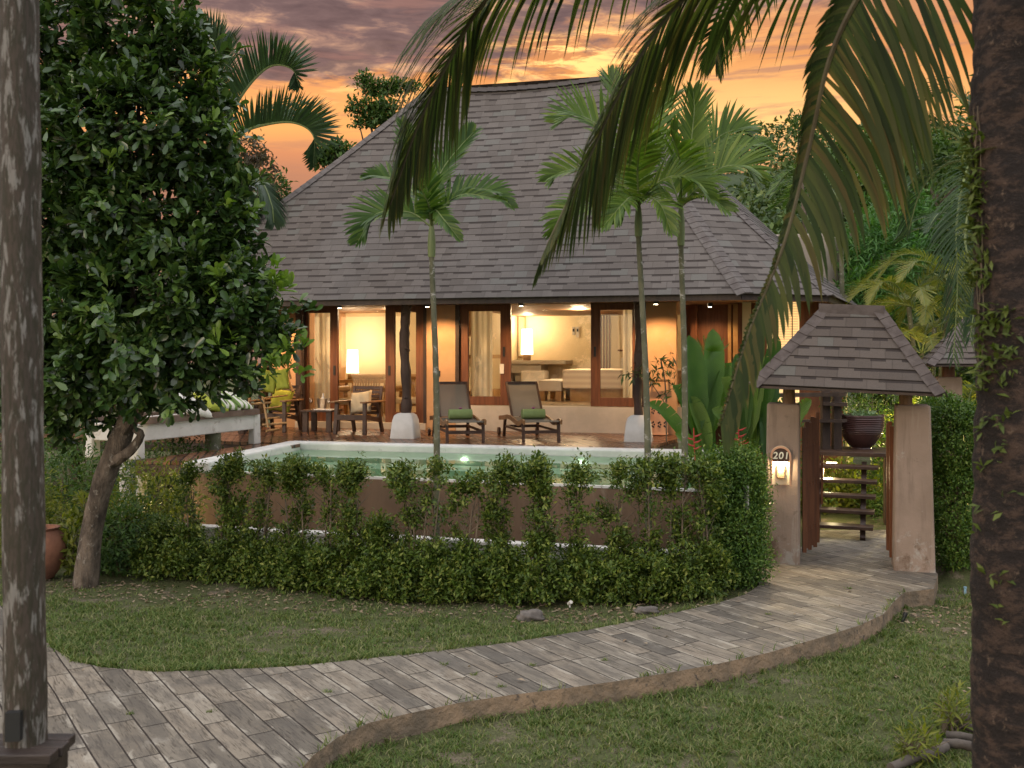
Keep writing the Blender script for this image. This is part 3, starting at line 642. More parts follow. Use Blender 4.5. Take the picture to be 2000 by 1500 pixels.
wallpiece('ceiling', [(fa(545), aE + 1.4, .13, 6.2, 3.72, 3.80)], M['int_wall'])
wallpiece('back_wall', [(fa(545), -1.52, 3.3, 3.45, 1, 3.8)], M['int_wall']); wallpiece('back_wall', [(-1.40, 4.2, 6.2, 6.35, 1, 3.8)], M['int_wall'])
wallpiece('partition_wall', [(-1.52, -1.40, .12, 6.2, 1, 3.8)], M['int_wall']); wallpiece('side_wall', [(4.2, 4.35, .12, 6.3, 0, TOP)], M['int_wall'])
# upper wall above the eave line so no light leaks between the ceiling and the wall head
wallpiece('wall_head', [(fa(545), aE, -.02, .12, TOP, 3.8)], M['stucco'])
# recessed brown timber wing at the right, with a lit blind window
wallpiece('timber_wall', [(aE, fa(1440), 1.0, 1.12, 0, TOP)], M['frame']); wallpiece('timber_wall', [(fa(1440), fa(1650), .35, .47, 0, TOP)], M['frame'])
wallpiece('timber_post', [(fa(1418), fa(1425), .86, .96, 0, TOP)], M['bamboo']); wallpiece('timber_post', [(fa(1429), fa(1441), .70, .84, 0, TOP)], M['bamboo'])
wallpiece('timber_post', [(fa(1342), fa(1356), .8, .95, 0, TOP)], M['frame'])
m_glow = mat('lit_blind', (.8, .62, .36), .7, emit=(1.0, .66, .28), es=.75)[0]
sw = wallpiece('side_window', [(fa(1498), fa(1562), .30, .345, 1.6, TOP)], m_glow)
mb = MB()
for i in range(40): hbox(mb, fa(1500), fa(1560), .27, .295, 1.64 + i * .045, 1.64 + i * .045 + .03)
mb.build('blind', mat('blind_slat', (.75, .60, .38), .6, emit=(1.0, .66, .28), es=.4)[0], sw)
mb = MB()
for q in (1513, 1547): hbox(mb, fa(q), fa(q + 2), .25, .268, 1.6, TOP)
mb.build('blind_tape', M['frame'], sw)
# door and window leaves
def leaf(name, p0, p1, b, z0, z1=TOP, st=.15, rail=.2, dark=False, pane=True, stl=None, strr=None, handle=None):
    a0, a1 = fa(p0), fa(p1); mb = MB(); stl = st if stl is None else stl; strr = st if strr is None else strr
    hbox(mb, a0, a0 + stl, b, b + .07, z0, z1); hbox(mb, a1 - strr, a1, b, b + .07, z0, z1)
    hbox(mb, a0 + stl, a1 - strr, b + .005, b + .065, z0, z0 + rail); hbox(mb, a0 + stl, a1 - strr, b + .005, b + .065, z1 - .12, z1)
    o = mb.build(name, M['frame_dark'] if dark else M['frame'], villa, bevel=.004)
    if pane:
        g = MB(); hbox(g, a0 + stl, a1 - strr, b + .03, b + .038, z0 + rail, z1 - .12); g.build('pane', M['glass'], o)
    if handle is not None:
        g = MB(); hh = z0 + 1.0; hbox(g, fa(handle) - .02, fa(handle) + .02, b - .015, b, hh - .09, hh + .09); g.build('handle', M['black'], o)
    return o
wallpiece('door_jamb', [(aL0, aL0 + .17, -.13, .14, 1.2, TOP)], M['frame_dark']); wallpiece('door_jamb', [(aL1 - .05, aL1 + .01, -.13, .14, 1.2, TOP)], M['frame_dark'])
wallpiece('door_jamb', [(aR0, aR0 + .07, -.13, .14, ZR, TOP)], M['frame_dark']); wallpiece('door_jamb', [(aR1 - .07, aR1, -.13, .14, ZR, TOP)], M['frame_dark'])
leaf('sliding_door', 589, 661, -.04, 1.2, st=.16, handle=655); leaf('sliding_door', 754, 832, -.04, 1.2, st=.19, handle=762)
leaf('sliding_window', 900, 999, -.06, ZR, st=.2, stl=.16, rail=.16, handle=986); leaf('sliding_window', 1155, 1241, -.06, ZR, st=.17, strr=.05, rail=.16, handle=1163)
g = MB(); hbox(g, fa(999), fa(1155), .05, .06, ZR + .02, TOP); g.build('fixed_pane', M['glass'], villa)
g = MB(); hbox(g, fa(661), fa(754), .05, .06, 1.22, TOP); g.build('fixed_pane', M['glass'], villa)
g = MB(); hbox(g, fa(978), fa(986), -.075, -.062, 2.15, 2.33); g.build('notice_card', M['white_cloth'], villa)
mb = MB(); hbox(mb, fa(850), fa(864), -.135, -.12, 2.09, 2.20); mb.build('switch_plate', M['black'], villa)
# towel rail on the right wall
mb = MB(); mb.tube([H(fa(1275), -.26, 2.05), H(fa(1309), -.26, 2.05)], .025, 8)
for q in (1277, 1307): mb.tube([H(fa(q), -.12, 2.05), H(fa(q), -.27, 2.05)], .016, 6)
tw = thing('towel_rail', 'short wooden towel rail fixed to the orange wall above the pierced pot', 'towel rail', H(fa(1292), -.2, 2.05)); mb.build('rail', M['teak'], tw, True)

# eave downlights: small fittings under the soffit that wash the orange walls
def downlight(px, b, e, lab, to_b=0.0):
    t = thing('eave_downlight', lab, 'downlight', H(fa(px), b, TOP), group='downlights under the eave')
    mb = MB(); mb.lathe([(.045, -.07), (.05, -.06), (.05, .0)], H(fa(px), b, TOP), 12); mb.build('housing', M['black'], t)
    mb = MB(); mb.lathe([(.0, -.072), (.036, -.072)], H(fa(px), b, TOP), 12); mb.build('lens', M['bulb'], t)
    spot('downlight_beam', H(fa(px), b, TOP - .09), H(fa(px), to_b, 1.1), e, ang=115, parent=t)
downlight(560, -.95, 150, 'eave downlight washing the orange wall beside the bamboo frame')
downlight(866, -.95, 150, 'eave downlight washing the orange wall between the glass doors')
downlight(1292, -.95, 150, 'eave downlight over the pierced terracotta pot')
downlight(1040, -.9, 80, 'eave downlight above the right lounger')
downlight(700, -.9, 80, 'eave downlight above the armchairs')
downlight(1385, .3, 45, 'eave downlight on the brown timber wall', 1.0)

# ---- right room contents
def lamp(name, a, b, z, r, h, lab, e):
    t = thing(name, lab, 'lamp', H(a, b, z))
    mb = MB(); mb.box(H(a, b, z + .07), (.16, .16, .14), HR); mb.build('lamp_base', M['teak'], t)
    mb = MB(); mb.lathe([(r, .14), (r * .86, .14 + h)], H(a, b, z), 20); mb.lathe([(r * .97, .145), (r * .84, .135 + h)], H(a, b, z), 20); mb.build('lamp_shade', M['shade'], t, True)
    point('lamp_glow', H(a, b, z + .14 + h + .12), e, rad=.1, parent=t); point('lamp_glow', H(a, b, z + .10), e * .4, rad=.06, parent=t)
ROOMC = (1, .72, .40)
lamp('table_lamp', -1.02, 5.6, 2.36, .15, .62, 'tall white lamp glowing on the desk beside the mirror', 42)
d = thing('desk', 'pale wall desk under the mirror in the bedroom', 'desk', H(-.6, 5.9, ZR))
mb = MB(); hbox(mb, -1.38, .0, 5.25, 6.19, 2.27, 2.36); hbox(mb, -1.38, -.62, 5.35, 6.15, 2.05, 2.27); hbox(mb, -1.3, -1.0, 5.5, 6.1, ZR, 2.05); mb.build('desk_top', M['plinth'], d, bevel=.01)
mi = thing('mirror', 'tall narrow mirror behind the desk lamp', 'mirror', H(-1.3, 6.15, 2.5)); mb = MB(); hbox(mb, -1.38, -1.18, 6.14, 6.19, 2.42, 3.55); mb.build('mirror_frame', M['bamboo'], mi)
mb = MB(); hbox(mb, -1.36, -1.2, 6.12, 6.139, 2.46, 3.5); mb.build('mirror_glass', mat('mirror', (.8, .8, .8), .02, metal=1.0)[0], mi)
st_ = thing('stool', 'white square stool pushed up to the wall desk', 'stool', H(-.5, 5.0, ZR)); mb = MB(); hbox(mb, -.92, -.36, 4.5, 5.05, ZR + .08, ZR + .56); mb.build('seat', M['white_cloth'], st_, bevel=.03)
for a_, b_ in ((-.88, 4.54), (-.40, 4.54), (-.88, 5.0), (-.40, 5.0)):
    mb = MB(); hbox(mb, a_ - .02, a_ + .02, b_ - .02, b_ + .02, ZR, ZR + .08); mb.build('leg', M['furn'], st_)
be = thing('bed', 'low bed with pale striped cover seen through the right window', 'bed', H(1.6, 2.8, ZR))
stripe = mat('striped_cover', (.7, .6, .45), .8); t_ = stripe[1]
wv_ = t_.n('ShaderNodeTexWave', {'Vector': t_.n('ShaderNodeTexCoord').outputs['Object'], 'Scale': 2.6}, bands_direction='Z').outputs[1]; t_.put(stripe[2].inputs['Base Color'], t_.mix(wv_, (.62, .50, .36), (.76, .66, .50)))
mb = MB(); hbox(mb, .62, 3.2, 1.7, 3.6, ZR + .26, ZR + .64); mb.build('mattress', stripe[0], be, bevel=.04)
mb = MB(); hbox(mb, .75, 3.1, 1.85, 3.5, ZR, ZR + .26); mb.build('bed_base', M['bamboo'], be)
bn = thing('bench', 'padded bench at the foot of the bed', 'bench', H(.35, 2.2, ZR)); mb = MB(); hbox(mb, .10, .60, 1.75, 3.2, ZR + .2, ZR + .42); mb.build('seat', M['white_cloth'], bn, bevel=.03)
for b_ in (1.8, 2.9):
    for a_ in (.12, .46):
        mb = MB(); hbox(mb, a_, a_ + .12, b_, b_ + .25, ZR, ZR + .2); mb.build('leg', M['bamboo'], bn)
# slatted shutters and roman blind on the back wall
sh = thing('slatted_shutter', 'upright slatted timber shutter beside the bed', 'shutter', H(.9, 6.15, ZR))
mb = MB()
for i in range(5): hbox(mb, .62 + i * .07, .65 + i * .07, 6.08, 6.17, ZR, 3.7)
mb.build('slat_panel', M['frame'], sh)
bl = thing('roman_blind', 'cream horizontal slat blind with brown tapes over the bedroom window', 'blind', H(1.4, 6.1, 2.6))
mb = MB()
for i in range(30): hbox(mb, 1.12, 1.86, 6.10, 6.13, 2.62 + i * .036, 2.62 + i * .036 + .027)
mb.build('slats', M['int_wall'], bl)
mb = MB()
for a_ in (1.28, 1.68): hbox(mb, a_, a_ + .03, 6.085, 6.097, 2.62, 3.7)
hbox(mb, 1.12, 1.86, 6.085, 6.13, 2.58, 2.62); mb.build('tapes', M['frame'], bl)
te = thing('wall_telephone', 'white wall telephone below the cream blind', 'telephone', H(1.35, 6.15, 2.3)); mb = MB(); hbox(mb, 1.18, 1.62, 6.12, 6.19, 2.05, 2.42); hbox(mb, 1.24, 1.56, 6.09, 6.12, 2.12, 2.36); mb.build('body', M['white_cloth'], te, bevel=.02)
for i, (a_, lab) in enumerate(((.02, 'small grey wall controller, the left of the pair on the bedroom wall'), (.12, 'small pale wall controller, the right of the pair on the bedroom wall'))):
    o = thing('wall_controller', lab, 'controller', H(a_, 6.18, 3.0), group='controllers on the bedroom wall'); mb = MB(); hbox(mb, a_ - .035, a_ + .035, 6.165, 6.198, 2.98 - .06 * i, 3.18); mb.build('case', M['footing'] if i == 0 else M['white_cloth'], o)
    g = MB(); hbox(g, a_ - .02, a_ + .02, 6.155, 6.164, 3.06, 3.13); g.build('display', M['black'], o)
shf = thing('open_shelf', 'bamboo slatted shelf unit behind the sheer curtain', 'shelf', H(-1.25, 3.5, ZR))
mb = MB()
for i in range(9): hbox(mb, -1.38, -1.30, 1.8 + i * .16, 1.88 + i * .16, 2.9, 3.6)
hbox(mb, -1.38, -1.05, 1.7, 3.2, 2.42, 2.5); hbox(mb, -1.38, -1.05, 1.7, 3.2, ZR, 1.75); hbox(mb, -1.38, -1.1, 2.2, 2.6, 2.5, 2.8); mb.build('shelf_boards', M['bamboo'], shf)
pd = thing('ceiling_light', 'round ceiling light of the bedroom', 'ceiling light', H(.8, 2.6, 3.72)); mb = MB(); mb.lathe([(0, -.05), (.15, -.05), (.17, 0)], H(.8, 2.6, 3.72), 20); mb.build('diffuser', M['shade'], pd); point('room_light', H(.8, 2.6, 3.45), 250, ROOMC, .15, pd)
pd = thing('ceiling_light', 'round ceiling light of the sitting room', 'ceiling light', H(-3.0, 1.6, 3.72)); mb = MB(); mb.lathe([(0, -.05), (.15, -.05), (.17, 0)], H(-3.0, 1.6, 3.72), 20); mb.build('diffuser', M['shade'], pd); point('room_light', H(-3.0, 1.6, 3.45), 85, ROOMC, .15, pd)
# ---- left room contents
lamp('table_lamp', -4.30, 2.62, 1.95, .14, .52, 'white lamp glowing on the side table in the sitting room', 34)
tb = thing('side_table', 'bamboo side table under the sitting room lamp', 'table', H(-4.1, 2.6, 1.2)); mb = MB(); hbox(mb, -4.6, -3.4, 2.35, 2.9, 1.88, 1.95); mb.build('tabletop', M['bamboo'], tb)
for a_ in (-4.55, -3.45):
    for b_ in (2.4, 2.85):
        mb = MB(); mb.tube([H(a_, b_, 1.2), H(a_, b_, 1.9)], .03, 8); mb.build('leg', M['bamboo'], tb)
def bamboo_sofa(a0, a1, b0, lab):
    t = thing('bamboo_armchair', lab, 'armchair', H((a0 + a1) / 2, b0 + .4, 1.2), group='bamboo armchairs of the sitting room')
    for a_ in (a0, a1):
        mb = MB(); mb.tube([H(a_, b0 - .1, 1.78), H(a_, b0 + .8, 1.78)], .065, 12); mb.tube([H(a_, b0, 1.2), H(a_ , b0 + .05, 1.75)], .035, 8); mb.tube([H(a_, b0 + .7, 1.2), H(a_, b0 + .65, 1.75)], .035, 8); mb.build('arm', M['bamboo'], t, True)
    mb = MB(); hbox(mb, a0 + .06, a1 - .06, b0, b0 + .7, 1.48, 1.60); mb.build('seat', M['cushion_beige'], t, bevel=.03)
    mb = MB()
    for i in range(11): mb.tube([H(a0 + .1 + (a1 - a0 - .2) * i / 10, b0 + .72, 1.4), H(a0 + .1 + (a1 - a0 - .2) * i / 10, b0 + .86, 2.02)], .022, 6)
    mb.tube([H(a0, b0 + .86, 2.03), H(a1, b0 + .86, 2.03)], .06, 10); mb.build('backrest', M['bamboo'], t, True)
bamboo_sofa(-4.02, -3.22, .9, 'bamboo armchair behind the middle of the left glass door'); bamboo_sofa(-3.0, -2.35, 1.5, 'bamboo armchair set further back behind the tree trunk post')
pc = thing('framed_picture', 'dark framed picture on the sitting room wall behind the trunk post', 'picture', H(-1.6, 2.6, 2.9)); mb = MB(); hbox(mb, -1.60, -1.53, 2.2, 3.0, 2.55, 3.3); mb.build('picture_frame', M['frame_dark'], pc)
mb = MB(); hbox(mb, -1.63, -1.605, 2.28, 2.92, 2.63, 3.22); mb.build('picture_sheet', M['cushion_beige'], pc)
def curtain(a0, a1, b, z0, lab):
    mb = MB(); n = 90; pts = []
    for i in range(n + 1):
        s = i / n; q = H(a0 + (a1 - a0) * s, b + .020 * math.sin(s * (a1 - a0) * 52) + .015 * math.sin(s * 17), 0); pts.append(q)
    for i in range(n): mb.quad(pts[i] + V(0, 0, z0), pts[i + 1] + V(0, 0, z0), pts[i + 1] + V(0, 0, 3.7), pts[i] + V(0, 0, 3.7))
    o = mb.build('curtain', M['curtain'], None, True); tag(o, lab, 'curtain', 'sheer curtains inside the glass')
curtain(fa(604), fa(640), .25, 1.22, 'cream sheer curtain at the outer end of the sitting room glass'); curtain(fa(806), fa(828), .25, 1.22, 'cream sheer curtain just right of the trunk post')
curtain(fa(912), fa(956), .25, ZR + .02, 'cream sheer curtain behind the bedroom window next to the orange wall'); curtain(fa(1213), fa(1258), .25, ZR + .02, 'cream sheer curtain by the slender palm at the far bedroom window')

# ================================================================== DECK AND POOL
ZD = 1.08
PBL = V(-3.40, 16.45, 0); PBR = V(2.95, 14.87, 0); PFL = V(-3.98, 13.50, 0); PFR = V(2.35, 11.55, 0)     # inner corners
deck = thing('timber_deck', 'glossy brown timber deck between the villa and the pool', 'deck', (0, 17, ZD))
main = [G(592, 866, ZD), G(1256, 877, ZD), G(1322, 857, ZD), H(aE, -.12), H(fa(545), -.12), V(-9.5, 20.9, 0), V(-9.5, 17.6, 0), G(330, 858, ZD), G(506, 864, ZD)]
mb = MB(); mb.prism([(p.x, p.y) for p in main], ZD - .05, ZD); mb.build('boards', M['deck'], deck)
strip = [G(266, 899, ZD), G(396, 902, ZD), G(586, 867, ZD), G(504, 867, ZD)]
mb = MB(); mb.prism([(p.x, p.y) for p in strip], ZD - .05, ZD); mb.build('boards', M['deck'], deck)
mb = MB()
for a, b in ((strip[0], strip[1]), (strip[0], strip[3]), (main[1], main[2]), (main[7], main[8]), (main[6], main[7])):
    mb = MB(); mb.bar(a + V(0, .03, 0) - V(0, 0, a.z) + V(0, 0, ZD - .13), b + V(0, .03, 0) - V(0, 0, b.z) + V(0, 0, ZD - .13), .06, .15); mb.build('edge_beam', M['frame_dark'], deck)
for i, (px, py, r_) in enumerate(((277, 1046, .075), (372, 1030, .075), (408, 1010, .09), (250, 1003, .13))):
    g = G(px, py, 0); mb = MB(); mb.lathe([(r_, -.1), (r_, ZD - .06)], (g.x, g.y, 0), 16); mb.build('support_column', M['footing'], deck, True)
pool = thing('swimming_pool', 'raised swimming pool with green lit water and brown outer wall', 'swimming pool', (0, 14, 0))
def ring(pts_in, off): 
    n = len(pts_in); out = []
    for i in range(n):
        a, b, c = pts_in[i - 1], pts_in[i], pts_in[(i + 1) % n]; d1 = (b - a).normalized(); d2 = (c - b).normalized(); n1 = V(d1.y, -d1.x, 0); n2 = V(d2.y, -d2.x, 0)
        k = (n1 + n2); k = k / max(k.dot(n1), .3); out.append(b + k * off)
    return out
IN = [PFL, PFR, PBR, PBL]     # counter-clockwise seen from above
OUT = ring(IN, .30)
ZW = .985; ZC = 1.10
cop = [(PFL, OUT[0]), (PBL, OUT[3]), (PBR, OUT[2]), (PFR, OUT[1])]
mb = MB()
L3 = [PFL, PBL, PBR, PFR]; O3 = [V(OUT[0].x, PFL.y - .06, 0), OUT[3], OUT[2], OUT[1]]
for i in range(3):
    a, b, c, d_ = L3[i], L3[i + 1], O3[i + 1], O3[i]
    vs = [V(p.x, p.y, z) for z in (.82, ZC) for p in (a, b, c, d_)]
    mb.add(vs, [(0, 1, 5, 4), (2, 3, 7, 6), (4, 5, 6, 7), (3, 0, 4, 7), (1, 2, 6, 5)])
mb.build('coping', M['coping'], pool, bevel=.03)
mb = MB()
for i in range(3):
    a, b, c, d_ = L3[i], L3[i + 1], O3[i + 1], O3[i]; mb.prism([(p.x, p.y) for p in (d_.lerp(a, .05), c.lerp(b, .05), b, a)], 0, .815)
mb.build('side_wall', M['poolwall'], pool)
mb = MB(); d_ = (PFR - PFL).normalized(); nb = V(d_.y, -d_.x, 0)
mb.prism([(p.x, p.y) for p in (PFL, PFR, PFR + nb * .05, PFL + nb * .05)], ZW - .022, ZW + .006); mb.build('weir_edge', M['coping'], pool)
mb = MB(); mb.prism([(p.x, p.y) for p in (PFL + V(-.28, 0.0, 0), PFR + V(.3, -.07, 0), PFR + nb * .04 + V(.3, -.07, 0), PFL + nb * .04 + V(-.28, 0, 0))], 0, ZW - .023); mb.build('outer_wall', M['poolwall'], pool)
mb = MB()
for a, b in ((PFL, PFR), (PFR, PBR), (PBR, PBL), (PBL, PFL)):
    q = [V(a.x, a.y, .05), V(b.x, b.y, .05), V(b.x, b.y, ZW + .0), V(a.x, a.y, ZW + .0)]; e_ = V(0, .012, 0) if a is PFL else V(0, 0, 0)
    inn = (V(-.5, 14, 0) - (a + b) / 2).normalized() * .006; mb.quad(*[p + inn for p in q])
mb.quad(V(PFL.x, PFL.y, .05), V(PFR.x, PFR.y, .05), V(PBR.x, PBR.y, .05), V(PBL.x, PBL.y, .05))
dl = (PBL - PFL).normalized() * .75; dr = (PBR - PFR).normalized() * .75
mb.prism([(p.x, p.y) for p in (PBL - dl + V(.02, 0, 0), PBR - dr - V(.02, 0, 0), PBR - V(.02, .02, 0), PBL + V(.02, -.02, 0))], .06, .80)
mb.build('basin', M['basin'], pool)
for px, py in ((925, 893), (1140, 903)):
    s = (px - 925) / 215; pt = None
    g = G(px, py, .88); 
    # fitted on the back inner wall just under the surface
    dirb = (PBR - PBL).normalized(); rel = V(g.x, g.y, 0) - PBL; q = PBL + dirb * rel.dot(dirb) + V(0, -.02, .90)
    mb = MB(); 
    for k_ in range(1):
        nrmw = V(dirb.y, -dirb.x, 0); up = V(0, 0, 1); ctr = q + nrmw * .03
        vs = [ctr + dirb * (.055 * math.cos(a * math.pi / 8)) + up * (.022 * math.sin(a * math.pi / 8)) for a in range(16)]; mb.add(vs, [tuple(range(16))])
    mb.build('underwater_light', M['poollamp'], pool); point('pool_light', ctr + nrmw * .35 + V(0, 0, -.16), 300, (.95, 1.0, .80), .06, pool)
# water
m_ = bpy.data.materials.new('pool_water'); m_.use_nodes = True; t_ = NT(m_.node_tree)
bmp = t_.n('ShaderNodeBump', {'Height': t_.noise(t_.n('ShaderNodeNewGeometry').outputs['Position'], 3.0, 2), 'Strength': .02, 'Distance': .05})
fr = t_.n('ShaderNodeFresnel', {'IOR': 1.33, 'Normal': bmp.outputs[0]}).outputs[0]; a_ = t_.n('ShaderNodeBsdfTransparent', {'Color': (.86, .97, .86)}); g_ = t_.n('ShaderNodeBsdfGlossy', {'Roughness': .02, 'Normal': bmp.outputs[0]})
mx_ = t_.n('ShaderNodeMixShader', {0: fr}); t_.L.new(a_.outputs[0], mx_.inputs[1]); t_.L.new(g_.outputs[0], mx_.inputs[2]); t_.L.new(mx_.outputs[0], t_.n('ShaderNodeOutputMaterial').inputs[0])
mb = MB(); mb.quad(*[V(p.x, p.y, ZW) for p in (PFL, PFR, PBR, PBL)]); o = mb.build('pool_water', m_); tag(o, 'still pale green pool water reflecting the lit doors', kind='structure')
# overflow trough in front
TO = [PFL + nb * .04 + V(-.3, 0, 0), PFR + nb * .04 + V(.2, -.05, 0), PFR + nb * .62 + V(-.25, .07, 0), PFL + nb * .62 + V(-.3, 0, 0)]
mb = MB(); a, b, c, d2 = TO
mb.prism([(p.x, p.y) for p in (d2 - nb * .12, c - nb * .12, c, d2)], -.1, .33); mb.build('trough_wall', M['footing'], pool)
mb = MB(); mb.prism([(p.x, p.y) for p in (d2 - nb * .14, c - nb * .14, c + nb * .02, d2 + nb * .02)], .33, .385); mb.build('trough_coping', M['white_conc'], pool, bevel=.015)
mb = MB(); mb.prism([(p.x, p.y) for p in (a, b, c - nb * .12, d2 - nb * .12)], .0, .12); mb.build('trough_floor', M['poolwall'], pool)

# ================================================================== VERANDA POSTS
def trunk_post(px, py, lab, r=.085, foot=True, wf=.44):
    g = G(px, py, ZD); t = thing('veranda_post', lab, 'post', g, group='rough trunk posts under the eave')
    if foot:
        mb = MB(); hw = wf / 2
        for (z0, z1, k0, k1) in ((0, .30, 1, .86), (.30, .39, .86, .74), (.39, .43, .74, .50)):
            v0 = [g + Matrix.Rotation(HR + .05, 3, 'Z') @ V(x_ * hw * k0, y_ * hw * k0, z0) for x_, y_ in ((-1, -1), (1, -1), (1, 1), (-1, 1))]
            v1 = [g + Matrix.Rotation(HR + .05, 3, 'Z') @ V(x_ * hw * k1, y_ * hw * k1, z1) for x_, y_ in ((-1, -1), (1, -1), (1, 1), (-1, 1))]
            mb.add(v0 + v1, [(0, 1, 5, 4), (1, 2, 6, 5), (2, 3, 7, 6), (3, 0, 4, 7), (4, 5, 6, 7)])
        f = mb.build('footing', M['footing'], t); 
        bm = bmesh.new(); bm.from_mesh(f.data); bmesh.ops.remove_doubles(bm, verts=bm.verts, dist=.001); bmesh.ops.bevel(bm, geom=[e for e in bm.edges], offset=.03, segments=3, affect='EDGES', profile=.5); bm.to_mesh(f.data); bm.free()
        for p_ in f.data.polygons: p_.use_smooth = True
    z0 = ZD + (.40 if foot else 0); n = 22; pts = []; rad = []
    for i in range(n):
        s = i / (n - 1); pts.append(V(g.x + .02 * math.sin(s * 7 + px), g.y, z0 + (zE - z0) * s)); rad.append(r * (1 + .10 * math.sin(s * 21 + px) + random.uniform(-.08, .08)))
    mb = MB(); mb.tube(pts, rad, 14, wob=.05)
    for i in range(5):
        s = random.uniform(.1, .95); a = random.uniform(3.6, 5.8); q = V(g.x, g.y, z0 + (zE - z0) * s); mb.tube([q, q + V(math.cos(a) * r * 1.3, math.sin(a) * r * 1.3, .03)], [r * .5, r * .22], 8)
    mb.build('trunk', M['trunkpost'], t, True)
trunk_post(792, 855, 'knobbly dark trunk post on a pale footing between the armchairs and loungers')
trunk_post(1247, 861, 'dark trunk post on a pale footing behind the slender palm stem', .075, wf=.46)
trunk_post(476, 846, 'dark trunk post at the far end of the deck beside the bamboo frame', .06, False)
trunk_post(590, 838, 'thin dark post against the orange wall beside the sitting room door', .03, False)

# ================================================================== DECK FURNITURE
def make_armchair(lab, loc, rz):
    t = thing('wooden_armchair', lab, 'armchair', (0, 0, 0), group='dark wooden armchairs on the deck')
    f = M['furn']
    for sx_ in (-1, 1):
        mb = MB(); mb.bar((sx_ * .30, -.30, 0), (sx_ * .28, -.26, .56), .07, .05, (0, 1, 0)); mb.build('leg', f, t, bevel=.004)
        mb = MB(); mb.bar((sx_ * .29, .40, 0), (sx_ * .27, .22, .56), .05, .07, (0, 1, 0)); mb.build('leg', f, t, bevel=.004)
        mb = MB(); mb.bar((sx_ * .31, -.40, .575), (sx_ * .31, .38, .575), .11, .03); mb.build('arm', M['teak'], t, bevel=.008)
        mb = MB(); mb.bar((sx_ * .28, -.28, .32), (sx_ * .28, .34, .22), .03, .08); mb.build('side_rail', f, t)
    mb = MB()
    for i in range(7): mb.box((0, -.27 + i * .085, .335 - i * .010), (.54, .07, .022))
    mb.bar((-.3, -.29, .30), (.3, -.29, .30), .035, .09); mb.build('seat', f, t)
    mb = MB()
    for i in range(7):
        z = .36 + i * .075; y_ = .26 + (z - .36) * .32; mb.box((0, y_, z), (.54, .02, .058), m=Matrix.Rotation(R(-18), 3, 'X'))
    mb.bar((-.28, .24, .25), (-.28, .405, .84), .045, .035, (0, 1, 0)); mb.bar((.28, .24, .25), (.28, .405, .84), .045, .035, (0, 1, 0)); mb.build('backrest', f, t)
    return place(t, loc, rz)
def cushion(name, lab, size, th, loc, rot, m, group=None):
    n = 14; mb = MB(); vs = []
    for sgn in (1, -1):
        for i in range(n + 1):
            for j in range(n + 1):
                u = i / n * 2 - 1; v = j / n * 2 - 1; h = (max(0, (1 - u ** 4)) * max(0, (1 - v ** 4))) ** .5
                k = 1 - .06 * (1 - abs(u)) * 0 - .07 * (abs(v) < 1) * (1 - v * v) * (abs(u) ** 3); k2 = 1 - .07 * (1 - u * u) * (abs(v) ** 3)
                vs.append(V(u * size[0] / 2 * k, sgn * h * th / 2 + .006 * math.sin(9 * u + 5 * v) * h, v * size[1] / 2 * k2))
    fs = []
    for s in range(2):
        o_ = s * (n + 1) ** 2
        for i in range(n):
            for j in range(n): a = o_ + i * (n + 1) + j; fs.append((a, a + n + 1, a + n + 2, a + 1))
    mb.add(vs, fs); o = mb.build(name, m, None, True)
    bm = bmesh.new(); bm.from_mesh(o.data); bmesh.ops.remove_doubles(bm, verts=bm.verts, dist=.0005); bmesh.ops.recalc_face_normals(bm, faces=bm.faces); bm.to_mesh(o.data); bm.free()
    o.location = loc; o.rotation_euler = rot; return tag(o, lab, 'cushion', group)
CR1, CR2 = R(-14), R(-20)
c1 = G(541, 842, ZD); c2 = G(699, 846, ZD)
make_armchair('dark wooden armchair with the lime green cushion', c1, CR1); make_armchair('dark wooden armchair with the beige cushion', c2, CR2)
def on(base, rz, off): return Vector(base) + Matrix.Rotation(rz, 3, 'Z') @ Vector(off)
cushion('scatter_cushion', 'lime green square cushion standing in the left dark armchair', (.44, .44), .15, on(c1, CR1, (.03, .12, .565)), (R(-20), R(6), CR1), M['cushion_green'])
cushion('scatter_cushion', 'beige square cushion standing in the dark armchair beside the trunk post', (.44, .42), .15, on(c2, CR2, (.0, .12, .555)), (R(-20), R(-8), CR2), M['cushion_beige'])
tbp = G(628, 842, ZD); tb = thing('coffee_table', 'low square dark table between the two armchairs', 'table', (0, 0, 0))
mb = MB(); [mb.box((-.255 + i * .102, 0, .385), (.096, .56, .035)) for i in range(6)]; mb.build('tabletop', M['furn'], tb, bevel=.004)
for x_, y_ in ((-.23, -.2), (.23, -.2), (-.23, .2), (.23, .2)): mb = MB(); mb.box((x_, y_, .185), (.10, .07, .37)); mb.build('leg', M['furn'], tb, bevel=.004)
place(tb, tbp, R(-12))
q = tbp + V(0, 0, .403)
tr = thing('tray', 'flat white folded napkin tray on the low table', 'tray', q + V(.08, -.1, 0)); mb = MB(); mb.box(q + V(.08, -.12, .008), (.34, .22, .016), R(-12)); mb.build('tray_sheet', M['white_cloth'], tr)
bk = thing('ice_bucket', 'silver ice bucket with a wrapped bottle on the low table', 'bucket', q + V(0, .05, 0)); mb = MB(); mb.lathe([(.0, 0), (.07, 0), (.10, .19), (.108, .20), (.095, .19), (.065, .03), (0, .03)], q + V(0, .05, 0), 24); mb.build('bucket', M['metal'], bk, True)
mb = MB(); mb.lathe([(.0, .04), (.035, .04), (.038, .2), (.015, .26), (.014, .30), (0, .30)], q + V(.02, .06, 0), 14); mb.build('bottle', M['white_cloth'], bk, True)
